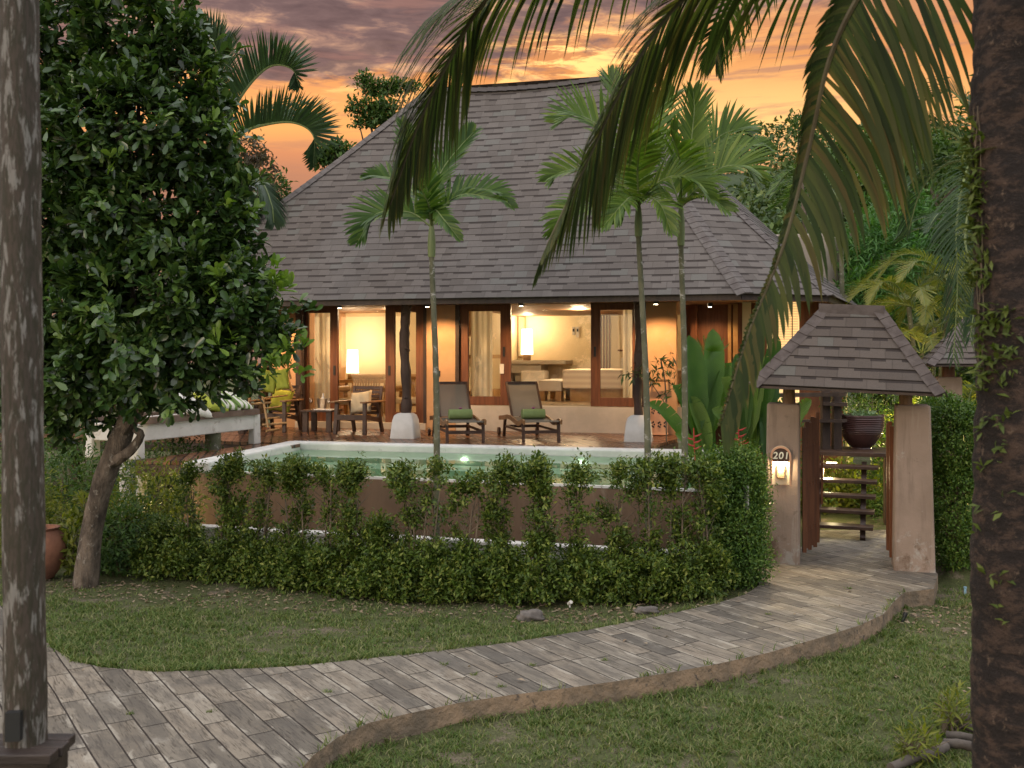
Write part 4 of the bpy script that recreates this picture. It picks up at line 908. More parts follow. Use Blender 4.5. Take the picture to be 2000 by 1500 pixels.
for (x_, lab) in ((-.20, 'empty wine glass at the outer end of the low table'), (.13, 'empty wine glass beside the silver bucket')):
    gl = thing('wine_glass', lab, 'glass', q + V(x_, -.02, 0)); mb = MB(); mb.lathe([(.032, 0), (.004, .008), (.004, .10), (.02, .115), (.036, .15), (.030, .21)], q + V(x_, -.02, 0), 16); mb.build('bowl', glass('clear_glass', f0=.2), gl, True)
def make_lounger(lab):
    t = thing('sun_lounger', lab, 'sun lounger', (0, 0, 0), group='sun loungers on the deck')
    # local: foot end at y=0, head towards +y, width .64
    for s in (-1, 1):
        mb = MB(); x_ = s * .31; pr = spline([(x_, -.02, .33), (x_, .12, .345), (x_, .4, .29), (x_, .75, .33), (x_, 1.1, .36), (x_, 1.45, .33), (x_, 1.85, .30)], 26)
        for a, b in zip(pr[:-1], pr[1:]): mb.bar(a, b + (b - a) * .12, .03, .075, (0, 0, 1))
        mb.build('side_rail', M['teak'], t)
        for y_ in (.10, 1.55):
            mb = MB(); mb.bar((x_ * .96, y_, 0), (x_ * .96, y_ + (.02 if y_ < 1 else -.1), .31), .045, .05, (0, 1, 0)); mb.build('leg', M['furn'], t)
        mb = MB(); mb.bar((s * .27, 1.02, .36), (s * .27, 1.47, .93), .03, .045, (0, 1, 0)); mb.build('back_post', M['furn'], t)
    mb = MB(); mb.box((0, .10, .17), (.58, .025, .05)); mb.box((0, 1.5, .17), (.58, .025, .05)); mb.bar((-.29, .1, .18), (-.29, 1.5, .18), .025, .04); mb.bar((.29, .1, .18), (.29, 1.5, .18), .025, .04); mb.build('stretcher', M['furn'], t)
    mb = MB(); pr = spline([(0, .0, .345), (0, .12, .355), (0, .45, .318), (0, .75, .338), (0, 1.04, .36)], 18)
    for a, b in zip(pr[:-1], pr[1:]): mb.add([a + V(-.285, 0, 0), a + V(.285, 0, 0), b + V(.285, 0, 0), b + V(-.285, 0, 0), a + V(-.285, 0, -.012), a + V(.285, 0, -.012), b + V(.285, 0, -.012), b + V(-.285, 0, -.012)], [(0, 1, 2, 3), (7, 6, 5, 4), (0, 4, 5, 1)])
    mb.build('seat', M['sling'], t)
    mb = MB(); mb.bar((0, 1.04, .37), (0, 1.46, .90), .51, .012, (0, -1, 1)); mb.build('backrest', M['sling_back'], t)
    mb = MB(); mb.bar((-.285, 1.47, .93), (.285, 1.47, .93), .03, .05); mb.bar((0, 1.62, .3), (0, 1.3, .68), .02, .03); mb.build('head_bar', M['furn'], t)
    mb = MB(); mb.tube([(-.33, 1.72, .07), (-.37, 1.72, .07)], .07, 16); mb.tube([(.33, 1.72, .07), (.37, 1.72, .07)], .07, 16); mb.build('wheel', M['furn'], t, True)
    return t
# semi transparent woven back
m_ = bpy.data.materials.new('woven_sling'); m_.use_nodes = True; t_ = NT(m_.node_tree)
a_ = t_.n('ShaderNodeBsdfTransparent'); p_ = t_.n('ShaderNodeBsdfPrincipled', {'Base Color': (.17, .145, .11, 1), 'Roughness': .7}); mx_ = t_.n('ShaderNodeMixShader', {0: .74}); t_.L.new(a_.outputs[0], mx_.inputs[1]); t_.L.new(p_.outputs[0], mx_.inputs[2]); t_.L.new(mx_.outputs[0], t_.n('ShaderNodeOutputMaterial').inputs[0]); M['sling_back'] = m_
l1 = make_lounger('dark mesh sun lounger with a green towel, next to the trunk post')
LR = R(13); p1 = G(911, 866, ZD); p2 = G(1060, 865, ZD)
l2 = copy_tree(l1); l2['label'] = 'dark mesh sun lounger with a green towel, in front of the raised bedroom window'
place(l1, p1, LR); place(l2, p2, LR)
for p_, lab in ((p1, 'rolled green towel topped by a purple orchid on the lounger nearer the trunk post'), (p2, 'rolled green towel topped by a purple orchid on the lounger before the bedroom window')):
    c = on(p_, LR, (.04, .78, .425)); tw = thing('rolled_towel', lab, 'towel', c, group='rolled towels on the loungers'); d_ = Matrix.Rotation(LR, 3, 'Z') @ V(1, 0, 0)
    mb = MB(); pts = [c + d_ * (s * .20) for s in (-1, -.97, -.5, 0, .5, .97, 1)]; mb.tube(pts, [.06, .082, .085, .084, .085, .082, .06], 18); mb.build('towel_roll', M['towel'], tw, True)
    mb = MB()
    for k in range(5): a = k * 1.256; mb.tube([c + V(0, 0, .085), c + V(.02 * math.cos(a), .012 * math.sin(a), .105), c + V(.035 * math.cos(a), .02 * math.sin(a), .10)], [.004, .011, .002], 6)
    mb.build('flower', mat('orchid', (.25, .04, .16), .5)[0], tw)

# bamboo frame lounge chair with yellow green cushions
bp = G(532, 838, ZD); t = thing('bamboo_recliner', 'tall bamboo frame recliner with ladder back beside the orange wall', 'chair', bp)
def bt(mb, a, b, r=.022): mb.tube([P(a[0], a[1], a[2]), P(b[0], b[1], b[2])], r, 8)
mb = MB(); bt(mb, (487, 690, 19.2), (487, 845, 18.6)); bt(mb, (500, 700, 19.0), (524, 836, 18.5)); bt(mb, (548, 700, 19.3), (572, 765, 18.9)); bt(mb, (556, 690, 19.4), (568, 740, 19.4)); mb.build('upright', M['bamboo'], t, True)
mb = MB()
for k in range(6): s = k / 5; bt(mb, (503 + 18 * s, 718 + 100 * s, 18.9 - .35 * s), (552 + 16 * s, 712 + 100 * s, 19.2 - .3 * s), .015)
mb.build('backrest', M['bamboo'], t, True)
mb = MB(); bt(mb, (512, 830, 18.5), (560, 826, 18.7)); bt(mb, (520, 842, 18.3), (545, 838, 18.5)); bt(mb, (455, 792, 18.6), (530, 786, 18.8)); mb.build('seat_rail', M['bamboo'], t, True)
cushion('scatter_cushion', 'yellow green cushion on the ladder of the bamboo recliner, nearer the tree', (.30, .44), .12, P(525, 745, 18.7), (R(-20), R(12), R(10)), M['cushion_green'], 'cushions on the bamboo recliner')
cushion('scatter_cushion', 'yellow green cushion on the bamboo recliner, against the orange wall', (.26, .42), .12, P(551, 741, 18.75), (R(-20), R(-8), R(0)), M['cushion_green'], 'cushions on the bamboo recliner')
# white daybed at the left
A = G(268, 897, ZD); B = G(497, 867, ZD); dd = (B - A).normalized(); nn_ = V(-dd.y, dd.x, 0)
t = thing('daybed', 'white concrete daybed with dark wooden edge at the end of the deck', 'daybed', (A + B) / 2)
for p_ in (A, B):
    for o_ in (.0, .8):
        mb = MB(); c = p_ + nn_ * o_; mb.box(c + V(0, 0, .24), (.17, .13, .48), math.atan2(dd.y, dd.x), taper=.9); mb.build('leg', M['white_conc'], t, bevel=.015)
mb = MB(); mb.bar(A + V(0, 0, .36), B + V(0, 0, .36), .09, .24); mb.bar(A + nn_ * .8 + V(0, 0, .36), B + nn_ * .8 + V(0, 0, .36), .09, .24); mb.bar(A + V(0, 0, .36), A + nn_ * .8 + V(0, 0, .36), .09, .24); mb.build('side_panel', M['white_conc'], t, bevel=.015)
mb = MB(); mb.bar(A + V(0, 0, .52) - nn_ * .02, B + V(0, 0, .52) - nn_ * .02, .16, .09); mb.bar(A + nn_ * .8 + V(0, 0, .52), B + nn_ * .8 + V(0, 0, .52), .16, .09); mb.build('top_board', M['teak_grey'] if 'teak_grey' in M else noisy('weathered_board', (.15, .10, .075), (.11, .07, .05), 5, .6, .3, 30), t)
mb = MB(); c = (A + B) / 2 + nn_ * .4; mb.box(c + V(0, 0, .45), ((B - A).length - .2, .66, .14), math.atan2(dd.y, dd.x)); mb.build('mattress', M['white_cloth'], t, bevel=.04)
stripes = mat('green_stripe', (.6, .6, .5), .9); t_ = stripes[1]; w1 = t_.n('ShaderNodeTexWave', {'Vector': t_.n('ShaderNodeTexCoord').outputs['Object'], 'Scale': 2.2}, bands_direction='X').outputs[1]; t_.put(stripes[2].inputs['Base Color'], t_.mix(t_.ss(w1, .5, .55), (.62, .58, .50), (.16, .24, .06)))
aw = math.atan2(dd.y, dd.x)
for s, sz, m_, lab, ex in ((.36, .62, M['white_cloth'], 'large plain white pillow lying on the daybed', .17), (.56, .46, M['cushion_green'], 'plain green pillow leaning on the white pillow of the daybed', .15), (.68, .46, stripes[0], 'green and white striped pillow in the middle of the daybed pile', .13), (.80, .46, stripes[0], 'green and white striped pillow at the end of the daybed pile', .12)):
    cushion('pillow', lab, (sz, sz), ex, A.lerp(B, s + .08) + nn_ * .10 + V(0, 0, .70), (R(-58), R(10), aw + R(random.uniform(-12, 12))), m_, 'pillows on the daybed')
# pierced terracotta lantern pot
g = G(1285, 850, ZD); t = thing('pierced_pot', 'tall pale terracotta pot with pierced flower holes by the orange wall', 'pot', g)
mb = MB(); mb.lathe([(0, 0), (.16, 0), (.185, .02), (.17, .06), (.178, .30), (.175, .52), (.165, .56), (.18, .60), (.17, .63), (.13, .63), (.13, .5)], g, 28); pot = mb.build('pot_body', M['terracotta_pale'], t, True)
mb = MB()
for z in (.20, .44):
    for a0 in (-2.2, -1.57, -.95):
        for k in range(5):
            a = a0 + .13 * math.cos(k * 1.256); zz = z + .045 * math.sin(k * 1.256); p_ = g + V(.181 * math.cos(a), .181 * math.sin(a), zz)
            mb.add([p_ + V(-.018, 0, 0), p_ + V(0, 0, -.022), p_ + V(.018, 0, 0), p_ + V(0, 0, .022)], [(0, 1, 2, 3)])
mb.build('pierced_holes', M['black'], t)

# ================================================================== GATE
gate = thing('entrance_gate', 'garden gateway with two stucco pillars, shingle hood and lit number niche 201', 'gate', G(1655, 1108))
def frustum(bl, br, bdir, depth, topz, tl, tr_, name, parent):
    """bl, br: base front corners; tl,tr_: top front corners"""
    mb = MB(); bk = bdir * depth
    vs = [bl, br, br + bk, bl + bk, tl, tr_, tr_ + bk * .8, tl + bk * .8]
    mb.add(vs, [(3, 2, 1, 0), (4, 5, 6, 7), (0, 1, 5, 4), (1, 2, 6, 5), (2, 3, 7, 6), (3, 0, 4, 7)])
    return mb.build(name, M['pillar'], parent, bevel=.025)
gd = V(.29, .957, 0)      # depth direction of the gate
def Pz(px, z, d): q = P(px, 690, d); q.z = z; return q
dl_, dr_ = 12.33, 11.92
zt = CH - 98 * 12.33 / F
pl = frustum(Pz(1492, -.1, dl_), Pz(1562, -.1, dl_ - .11), gd, .44, 0, Pz(1498, zt, dl_ + .05), Pz(1562, zt - .01, dl_ - .04), 'pillar', gate)
pr_ = frustum(Pz(1745, -.2, dr_), Pz(1829, -.2, dr_ - .14), gd, .46, 0, Pz(1750, zt - .0, dr_ + .05), Pz(1818, zt, dr_ - .06), 'pillar', gate)
# widen the left pillar's visible flank: front spans 1492..1552, flank to 1568
# niche cut into the left pillar
nc_ = P(1525, 910, 12.22); fn = V(-.26, -.965, 0).normalized(); fr_ = V(.965, -.26, 0).normalized()
def arch(w_, h0, h1, n=12):
    pts = [(-w_, h0), (w_, h0), (w_, h1 - w_)] + [(w_ * math.cos(a * math.pi / n), h1 - w_ + w_ * math.sin(a * math.pi / n)) for a in range(1, n)] + [(-w_, h1 - w_)]
    return pts
def extr(mb, pts, c, r_, n_f, d0, d1):
    k = len(pts); vs = [c + r_ * x_ + V(0, 0, z_) + n_f * d0 for x_, z_ in pts] + [c + r_ * x_ + V(0, 0, z_) + n_f * d1 for x_, z_ in pts]
    mb.add(vs, [tuple(range(k))[::-1], tuple(range(k, 2 * k))] + [(i, (i + 1) % k, k + (i + 1) % k, k + i) for i in range(k)])
cut = MB(); extr(cut, arch(.122, -.235, .235), nc_, fr_, fn, .2, -.10); co = cut.build('cutter', M['pillar'])
bo = pl.modifiers.new('niche', 'BOOLEAN'); bo.operation = 'DIFFERENCE'; bo.object = co; bo.solver = 'EXACT'
bpy.context.view_layer.update(); dg = bpy.context.evaluated_depsgraph_get(); nm = bpy.data.meshes.new_from_object(pl.evaluated_get(dg)); pl.modifiers.clear(); pl.data = nm; bpy.data.objects.remove(co)
mb = MB(); o_arch = arch(.122, -.235, .235); i_arch = arch(.100, -.235, .213)
def ringm(mb, A_, B_, c, r_, n_f, d):
    for i in range(1, len(A_)):
        j = (i + 1) % len(A_)
        if i == 0: continue
        a0, a1, b0, b1 = A_[i], A_[j], B_[i], B_[j]
        f = lambda q, dd_: c + r_ * q[0] + V(0, 0, q[1]) + n_f * dd_
        mb.add([f(a0, d), f(a1, d), f(b1, d), f(b0, d), f(a0, d - .03), f(a1, d - .03), f(b1, d - .03), f(b0, d - .03)], [(0, 1, 2, 3), (3, 2, 6, 7), (0, 4, 5, 1)])
ringm(mb, o_arch, i_arch, nc_, fr_, fn, .012); mb.build('niche_trim', M['terracotta_pale'], pl)
pts_up = [p_ for p_ in arch(.098, .05, .21)]
mb = MB(); extr(mb, pts_up, nc_, fr_, fn, -.005, -.03); plate = mb.build('number_plate', mat('plate', (.06, .03, .018), .7)[0], pl)
cu = bpy.data.curves.new('num', 'FONT'); cu.body = '201'; cu.size = .115; cu.align_x = 'CENTER'; cu.extrude = .003; cu.offset = .0022; cu.shear = .12; cu.space_character = 1.12
to = bpy.data.objects.new('num', cu); COL.objects.link(to); bpy.context.view_layer.update(); dg = bpy.context.evaluated_depsgraph_get(); nm = bpy.data.meshes.new_from_object(to.evaluated_get(dg)); bpy.data.objects.remove(to)
rot = Matrix((fr_, V(0, 0, 1), fn)).transposed().to_4x4(); rot.translation = nc_ + V(0, 0, .085) + fn * .001 - wl(pl); nm.transform(rot)
nm.materials.clear(); nm.materials.append(mat('number_paint', (.78, .70, .52), .6)[0]); o = bpy.data.objects.new('house_number', nm); COL.objects.link(o); o.parent = plate
mb = MB(); extr(mb, arch(.121, -.234, .234), nc_, fr_, fn, -.094, -.0985); mb.build('niche_lining', noisy('niche_plaster', (.62, .52, .36), (.55, .45, .30), 6, .9, .3, 30), pl)
ctr = nc_ + V(0, 0, -.10); mb = MB()
mb.box(ctr + fn * (-.075) + V(0, 0, .02), (.09, .03, .16), math.atan2(fr_.y, fr_.x)); mb.build('buddha_tablet', noisy('carved_stone', (.42, .33, .2), (.3, .23, .13), 20, .8, .8, 60), pl, bevel=.012)
mb = MB(); mb.box(nc_ + V(0, 0, .035) + fn * (-.05), (.15, .04, .02), math.atan2(fr_.y, fr_.x)); mb.build('niche_lamp', M['bulb'], pl)
point('niche_glow', nc_ + V(0, 0, -.005) + fn * (-.035), 9, (1, .78, .46), .02, pl); spot('niche_spill', nc_ + V(0, 0, 0) + fn * .02, nc_ + fn * 1.6 + V(.3, 0, -1.2), 40, (1, .76, .42), 120, pl, .02)
# timber posts and hood
for px, d_ in ((1541, 12.45), (1769, 12.05)):
    b0 = Pz(px, zt - .02, d_); mb = MB(); mb.tube([b0, b0 + V(0, 0, .2), b0 + V(0, 0, .45)], [.078, .070, .070], 14, wob=.03); mb.build('post', noisy('split_post', (.24, .14, .08), (.16, .09, .05), 4, .7, .8, 14, (6, 6, .6), bdist=.02), gate, True)
def hood(eps, rps, parent, nrow, name='hood'):
    mb = MB(); roof_face(mb, eps[0], eps[1], rps[0], rps[1], nrow, 0.03, 6, .155, .010); roof_face(mb, eps[1], eps[2], rps[1], rps[1], nrow, .03, 5, .155, .010)
    roof_face(mb, eps[2], eps[3], rps[1], rps[0], nrow, .03, 5, .125, .012); roof_face(mb, eps[3], eps[0], rps[0], rps[0], nrow, .03, 5, .125, .012)
    h_ = mb.build(name, M['shingle_gate'], parent)
    for k, r_ in ((0, rps[0]), (1, rps[1])):
        prv, nxt = eps[k - 1], eps[(k + 1) % 4]
        mb = MB(); hip_cap(mb, eps[k], r_, 9, .13, fall(eps[k], prv, eps[k], r_), fall(eps[k], nxt, eps[k], r_), .03, .014); mb.build('hip_cap', M['cap_gate'], h_)
    mb = MB(); a, b = rps
    n = 4; dr = (b - a).normalized(); fwd = V(dr.y, -dr.x, 0)
    for i in range(n):
        p0, p1 = a.lerp(b, i / n) - dr * (.03 if i == 0 else 0), a.lerp(b, (i + 1) / n) + dr * .02
        mb.add([p0 + fwd * .075 + V(0, 0, -.10), p0 + fwd * .06 + V(0, 0, .02 + .006 * (n - i)), p0 - fwd * .06 + V(0, 0, .02 + .006 * (n - i)), p0 - fwd * .075 + V(0, 0, -.10), p1 + fwd * .075 + V(0, 0, -.10), p1 + fwd * .06 + V(0, 0, .02 + .003 * (n - i)), p1 - fwd * .06 + V(0, 0, .02 + .003 * (n - i)), p1 - fwd * .075 + V(0, 0, -.10)],
               [(0, 1, 5, 4), (1, 2, 6, 5), (2, 3, 7, 6), (0, 3, 2, 1), (4, 5, 6, 7)])
    mb.build('ridge_cap', M['cap_gate'], h_)
    mb = MB(); mb.prism([(p.x, p.y) for p in [e.lerp(sum(eps, V(0, 0, 0)) / 4, .03) for e in eps]], 0, .02)
    zs = sum(e.z for e in eps) / 4
    vs = [e.lerp(sum(eps, V(0, 0, 0)) / 4, .02) - V(0, 0, .012) for e in eps]; mb = MB(); mb.add(vs + [v_ + V(0, 0, -.03) for v_ in vs], [(0, 1, 2, 3), (4, 5, 6, 7), (0, 1, 5, 4), (1, 2, 6, 5), (2, 3, 7, 6), (3, 0, 4, 7)]); mb.build('underside', M['frame_dark'], h_)
    return h_
M['shingle_gate'] = shingle('gate_shingle', (.066, .053, .045), (.094, .077, .066), (.028, .022, .020)); M['cap_gate'] = noisy('gate_cap_shingle', (.065, .051, .046), (.098, .080, .072), 7, .9, .4, 80)
e0, e1 = P(1464, 750, 11.75), P(1845, 768, 11.1); e2, e3 = P(1800, 752, 12.9), P(1530, 745, 13.3)
e2 = e1 + gd * 1.35 + V(0, 0, .03); e3 = e0 + gd * 1.35
hood([e0, e1, e2, e3], [P(1606, 600, 12.25), P(1724, 601, 11.95)], gate, 8)
# gate leaves of upright battens
for (x0_, d0, x1_, d1, n) in ((1571, 12.6, 1597, 13.05, 6), (1741, 12.3, 1735, 12.75, 3)):
    mb = MB()
    for i in range(n):
        s = i / (n - 1); a = Pz(x0_ + (x1_ - x0_) * s, .08, d0 + (d1 - d0) * s); tp = 1.62 + .12 * (s if n > 3 else .3); mb.box((a.x, a.y, (tp + .08) / 2 + .04 * (i % 2)), (.045, .035, tp - .08), random.uniform(-.2, .2))
    a, b = Pz(x0_, 0, d0 + .03), Pz(x1_, 0, d1 + .03)
    for z in (.35, .9, 1.4): mb.bar(a + V(0, 0, z), b + V(0, 0, z), .03, .05)
    mb.build('gate_leaf', M['frame'], gate)
mb = MB(); mb.tube([P(1606, 888, 13.0), P(1605, 985, 13.0)], .016, 8); mb.build('pull_handle', M['frame'], gate)
# staircase behind the gate
sd_ = V(.34, .94, 0).normalized(); sr = V(.94, -.34, 0).normalized()
st = thing('open_stairs', 'open dark timber steps rising behind the gate to a landing', 'stairs', G(1650, 1043))
S0 = Pz(1640, 0, 14.05)
for k in range(1, 6):
    c = S0 + sd_ * (k - 1) * .235; c.z = .18 * k - .02; mb = MB(); mb.box(c + sr * .0, (.84 + .03 * k, .27, .045), math.atan2(sr.y, sr.x)); mb.build('tread', M['step'] if 'step' in M else M['furn'], st, bevel=.006)
c = S0 + sd_ * (5 * .235 + .35) + sr * .1; c.z = ZD - .03; mb = MB(); mb.box(c, (1.15, 1.0, .06), math.atan2(sr.y, sr.x)); mb.build('landing', M['furn'], st, bevel=.006)
for s in (-.30, .30):
    mb = MB(); a = S0 + sr * s - sd_ * .1; b = S0 + sr * s + sd_ * 1.15; mb.bar(a + V(0, 0, -.02), b + V(0, 0, .88), .07, .16); mb.build('stringer', M['frame_dark'], st)
for s in (-.45, .62):
    mb = MB(); a = S0 + sr * s + sd_ * 1.5; mb.box((a.x, a.y, .5), (.09, .09, 1.05)); mb.build('post', M['frame_dark'], st)
mb = MB(); a = S0 + sd_ * .75 + sr * .0; mb.tube([V(a.x - .22, a.y, .955), V(a.x - .08, a.y - .03, .955)], .008, 6); mb.build('step_light', M['bulb'], st); point('step_glow', V(a.x - .1, a.y + .35, .80), 30, (1, .80, .42), .05, st); point('step_glow', V(a.x + .1, a.y + .75, .35), 8, (1, .80, .42), .05, st)
# planter on the landing
g = G(1682, 880, ZD); g = V(g.x, g.y + .35, ZD); g.x = (1682 - 1000) / F * g.y
t = thing('glazed_planter', 'big ribbed brown glazed planter on the stair landing', 'planter', g)
prof = [(0, 0), (.15, 0)]
for i in range(16):
    s = i / 15; r_ = .15 + .185 * math.sin(min(1, s * 1.15) * math.pi / 2) ** .8; prof += [(r_ - .006, .02 + .42 * s), (r_ + .006, .035 + .42 * s)]
prof += [(.33, .475), (.345, .49), (.34, .515), (.31, .515), (.30, .45), (0, .45)]
mb = MB(); mb.lathe(prof, g, 40); mb.build('pot', M['glaze'], t, True)
pp, nn0, _ = ell_points([(g.x, g.y, g.z + .47, .26, .26, .05)], 70, .2); leafs = rosettes(pp, nn0, 6, .10, .035, .8, .02, .6)
leaf_mesh('succulent', *leafs, leafmat('succulent_leaf', [(.12, .19, .10), (.20, .28, .15)], .5, .15), t)
# dark railing posts behind the gate, left of the planter
t = thing('stair_railing', 'dark timber railing with broad flat cap behind the gate', 'railing', P(1620, 860, 15.6))
mb = MB()
for px in (1612, 1634): a = P(px, 870, 15.5); mb.box((a.x, a.y, (ZD + 2.05) / 2), (.12, .12, 2.05 - ZD)); 
mb.build('post', M['frame_dark'], t)
mb = MB(); a, b = P(1570, 822, 15.6), P(1650, 822, 15.2); mb.bar(a, b, .2, .04); a, b = P(1510, 772, 15.8), P(1652, 770, 15.2); mb.bar(a, b, .10, .06); a, b = P(1608, 788, 15.4), P(1655, 790, 15.3); mb.bar(a, b, .24, .05); mb.build('cap_rail', M['frame_dark'], t)
# second gateway further right
g2 = thing('entrance_gate', 'second, darker gateway hood half hidden behind the palm trunk', 'gate', P(1870, 900, 16.5))
e0, e1 = P(1811, 711, 16.0), P(2060, 711, 15.6); hood([e0, e1, e1 + gd * 1.7, e0 + gd * 1.7], [P(1893, 612, 16.7), P(1975, 612, 16.5)], g2, 9)
for px in (1852, 2000):
    b0 = Pz(px, 2.1, 16.6); mb = MB(); mb.tube([b0, b0 + V(0, 0, .6)], .1, 12); mb.build('post', M['frame'], g2, True)
    mb = MB(); c = Pz(px, 1.05, 16.6); mb.box(c, (.42, .42, 2.2), -.28, taper=.9); mb.build('pillar', M['pillar'], g2, bevel=.03)

# ================================================================== ROUND TOWER BUILDING AT THE BACK
t = thing('rendered_outbuilding', 'tan rendered outbuilding with rounded parapet and orange lit doorway', 'building', P(1600, 690, 22))
mb = MB(); D2 = 21.5
A = P(1500, 455, D2); B = P(1606, 452, D2); C_ = P(1648, 470, 22.5)
pts = [Pz(1480, 0, 21.8), Pz(1606, 0, D2), Pz(1612, 0, 21.55), Pz(1645, 0, 22.4), Pz(1640, 0, 25), Pz(1480, 0, 25)]
zt2 = A.z; mb.prism([(p.x, p.y) for p in pts[:5] + [pts[5]]], 3.95, zt2); 
mb.prism([(p.x, p.y) for p in (pts[0], pts[1], pts[1] + V(0, .5, 0), pts[0] + V(0, .5, 0))], 0, 3.95); mb.build('parapet', M['pillar_light'] if 'pillar_light' in M else noisy('tan_render', (.34, .28, .22), (.29, .235, .185), 1.2, .85, .3, 12), t, bevel=.08)
mb = MB(); mb.tube([Pz(1607, 3.98, 21.3), Pz(1650, 3.90, 22.3)], .09, 10); mb.build('lip', M['pillar'], t, True)
mb = MB(); mb.prism([(p.x, p.y) for p in (Pz(1613, 0, 21.9), Pz(1622, 0, 21.9), Pz(1622, 0, 22.1), Pz(1613, 0, 22.1))], 0, 3.92); mb.prism([(p.x, p.y) for p in (Pz(1634, 0, 22.1), Pz(1646, 0, 22.2), Pz(1646, 0, 22.5), Pz(1634, 0, 22.4))], 0, 3.92); mb.build('wall', M['stucco'], t)
mb = MB(); mb.prism([(p.x, p.y) for p in (Pz(1620, 0, 22.4), Pz(1638, 0, 22.4), Pz(1638, 0, 22.5), Pz(1620, 0, 22.5))], 0, 3.9); mb.build('door', M['frame_dark'], t)
point('doorway_glow', Pz(1620, 3.2, 21.3), 26, (1, .6, .25), .05, t)

# ================================================================== PALM FRONDS
def frond(name, pts, mat_, parent, n=46, Lmax=.5, wd=.03, droop=.5, t0=.15, ang=50, tip=.4, r=.014, side=(1, 1), lift=.25, tatter=0.0, seg=4, roll=0.0, prof=None, rm=None, updir=None):
    sp = spline(pts, 40); VS = []; FS = []
    mb = MB(); mb.tube(sp, [r * (1 - .85 * i / 39) + .0015 for i in range(40)], 6)
    vs_all = [tuple(v) for v in mb.v]; fs_all = [tuple(f) for f in mb.f]; nr = len(fs_all)
    for i in range(n):
        s = t0 + (1 - t0) * i / (n - 1); q = s * 39; k = min(int(q), 38); p = sp[k].lerp(sp[k + 1], q - k); T = (sp[k + 1] - sp[k]).normalized()
        ud = updir or V(0, 0, 1)
        S = T.cross(ud)
        if S.length < .25: S = S + T.cross(V(0, -1, 0)) * .6
        S.normalize(); U = S.cross(T).normalized()
        if roll: 
            cr, sr_ = math.cos(roll), math.sin(roll); S, U = S * cr + U * sr_, U * cr - S * sr_
        x = (i / (n - 1)); L = Lmax * ((math.sin(math.pi * (.12 + .80 * x)) ** .7) if prof is None else prof(x)) * (1 - (1 - tip) * max(0, x - .6) / .4 * .6)
        dro = droop if not isinstance(droop, tuple) else droop[0] + (droop[1] - droop[0]) * x
        for sd in (-1, 1):
            wgt = side[0] if sd < 0 else side[1]
            if wgt <= 0 or random.random() < tatter: continue
            A_ = R(ang * (1 - .55 * x) + random.uniform(-6, 6)); d = T * math.cos(A_) + S * (sd * math.sin(A_)) + U * lift; d.normalize()
            LL = L * wgt * random.uniform(.88, 1.08); pos = p.copy(); w0 = wd * random.uniform(.85, 1.15); base = len(vs_all); stp = LL / seg
            for j in range(seg + 1):
                e = j / seg; ww = w0 * (.45 + 1.1 * e if e < .5 else 1.0) * (1 - e) ** .55 if e > 0 else w0 * .4
                wv = (T - d * T.dot(d)); wv = wv.normalized() if wv.length > .05 else U
                vs_all += [tuple(pos - wv * ww * .5), tuple(pos + wv * ww * .5)]
                pos = pos + d * stp; d = (d + V(0, 0, -1) * dro * (.35 + e) / seg * 1.6 + V(random.uniform(-1, 1), random.uniform(-1, 1), 0) * .02).normalized()
            for j in range(seg): b = base + 2 * j; fs_all.append((b, b + 1, b + 3, b + 2))
    me = bpy.data.meshes.new(name); off = wl(parent) if parent else V(0, 0, 0)
    me.from_pydata([(a - off.x, b - off.y, c - off.z) for a, b, c in vs_all], [], fs_all); me.materials.append(mat_); me.materials.append(rm or M['crownshaft'])
    mi_ = [1] * nr + [0] * (len(fs_all) - nr); me.polygons.foreach_set('material_index', mi_); me.update()
    o = bpy.data.objects.new(name, me); COL.objects.link(o); o.parent = parent; return o
# --- slender palms in front of the villa
def slender_palm(bpx, bpy_, cpx, cpy, d, lab, fronds, tr=.032, shaft=70, group='slender palms in front of the pool'):
    lm = M['lf_palm'] if bpx < 1000 else PALE
    g = G(bpx, bpy_); d = g.y; t = thing('slender_palm', lab, 'palm tree', g, group=group)
    c = P(cpx, cpy, d); sh_ = P(cpx, cpy + shaft, d); m1 = P((bpx + cpx) / 2 + 5, (bpy_ + cpy) / 2, d)
    sp = spline([g + V(0, 0, -.05), m1, sh_], 40); mb = MB(); mb.tube(sp, [tr * (1.25 - .35 * i / 39) * (1.06 if i % 2 else .98) for i in range(40)], 12); mb.build('trunk', M['palmtrunk'], t, True)
    mb = MB(); s2 = spline([sh_, sh_.lerp(c, .5), c], 12); mb.tube(s2, [tr * (1.25 + .35 * math.sin(i / 11 * 3.14) - .5 * i / 11) for i in range(12)], 12); mb.build('crownshaft', M['crownshaft'], t, True)
    for f in fronds:
        pts = [c + V(0, 0, -.02)] + [P(x_, y_, d + dz) for x_, y_, dz in f[0]]
        frond('frond', pts, lm, t, n=f[1], Lmax=f[2], wd=.050, droop=f[3] * 1.3 + .1, t0=.12, ang=f[4] if len(f) > 4 else 52, r=.012, lift=.35, updir=V(0, -.75, .65), tip=.75)
    return t
PALE = leafmat('pale_palm_leaflet', [(.035, .070, .012), (.060, .105, .018), (.095, .150, .026), (.17, .20, .045)], .40, .35, 2.0)
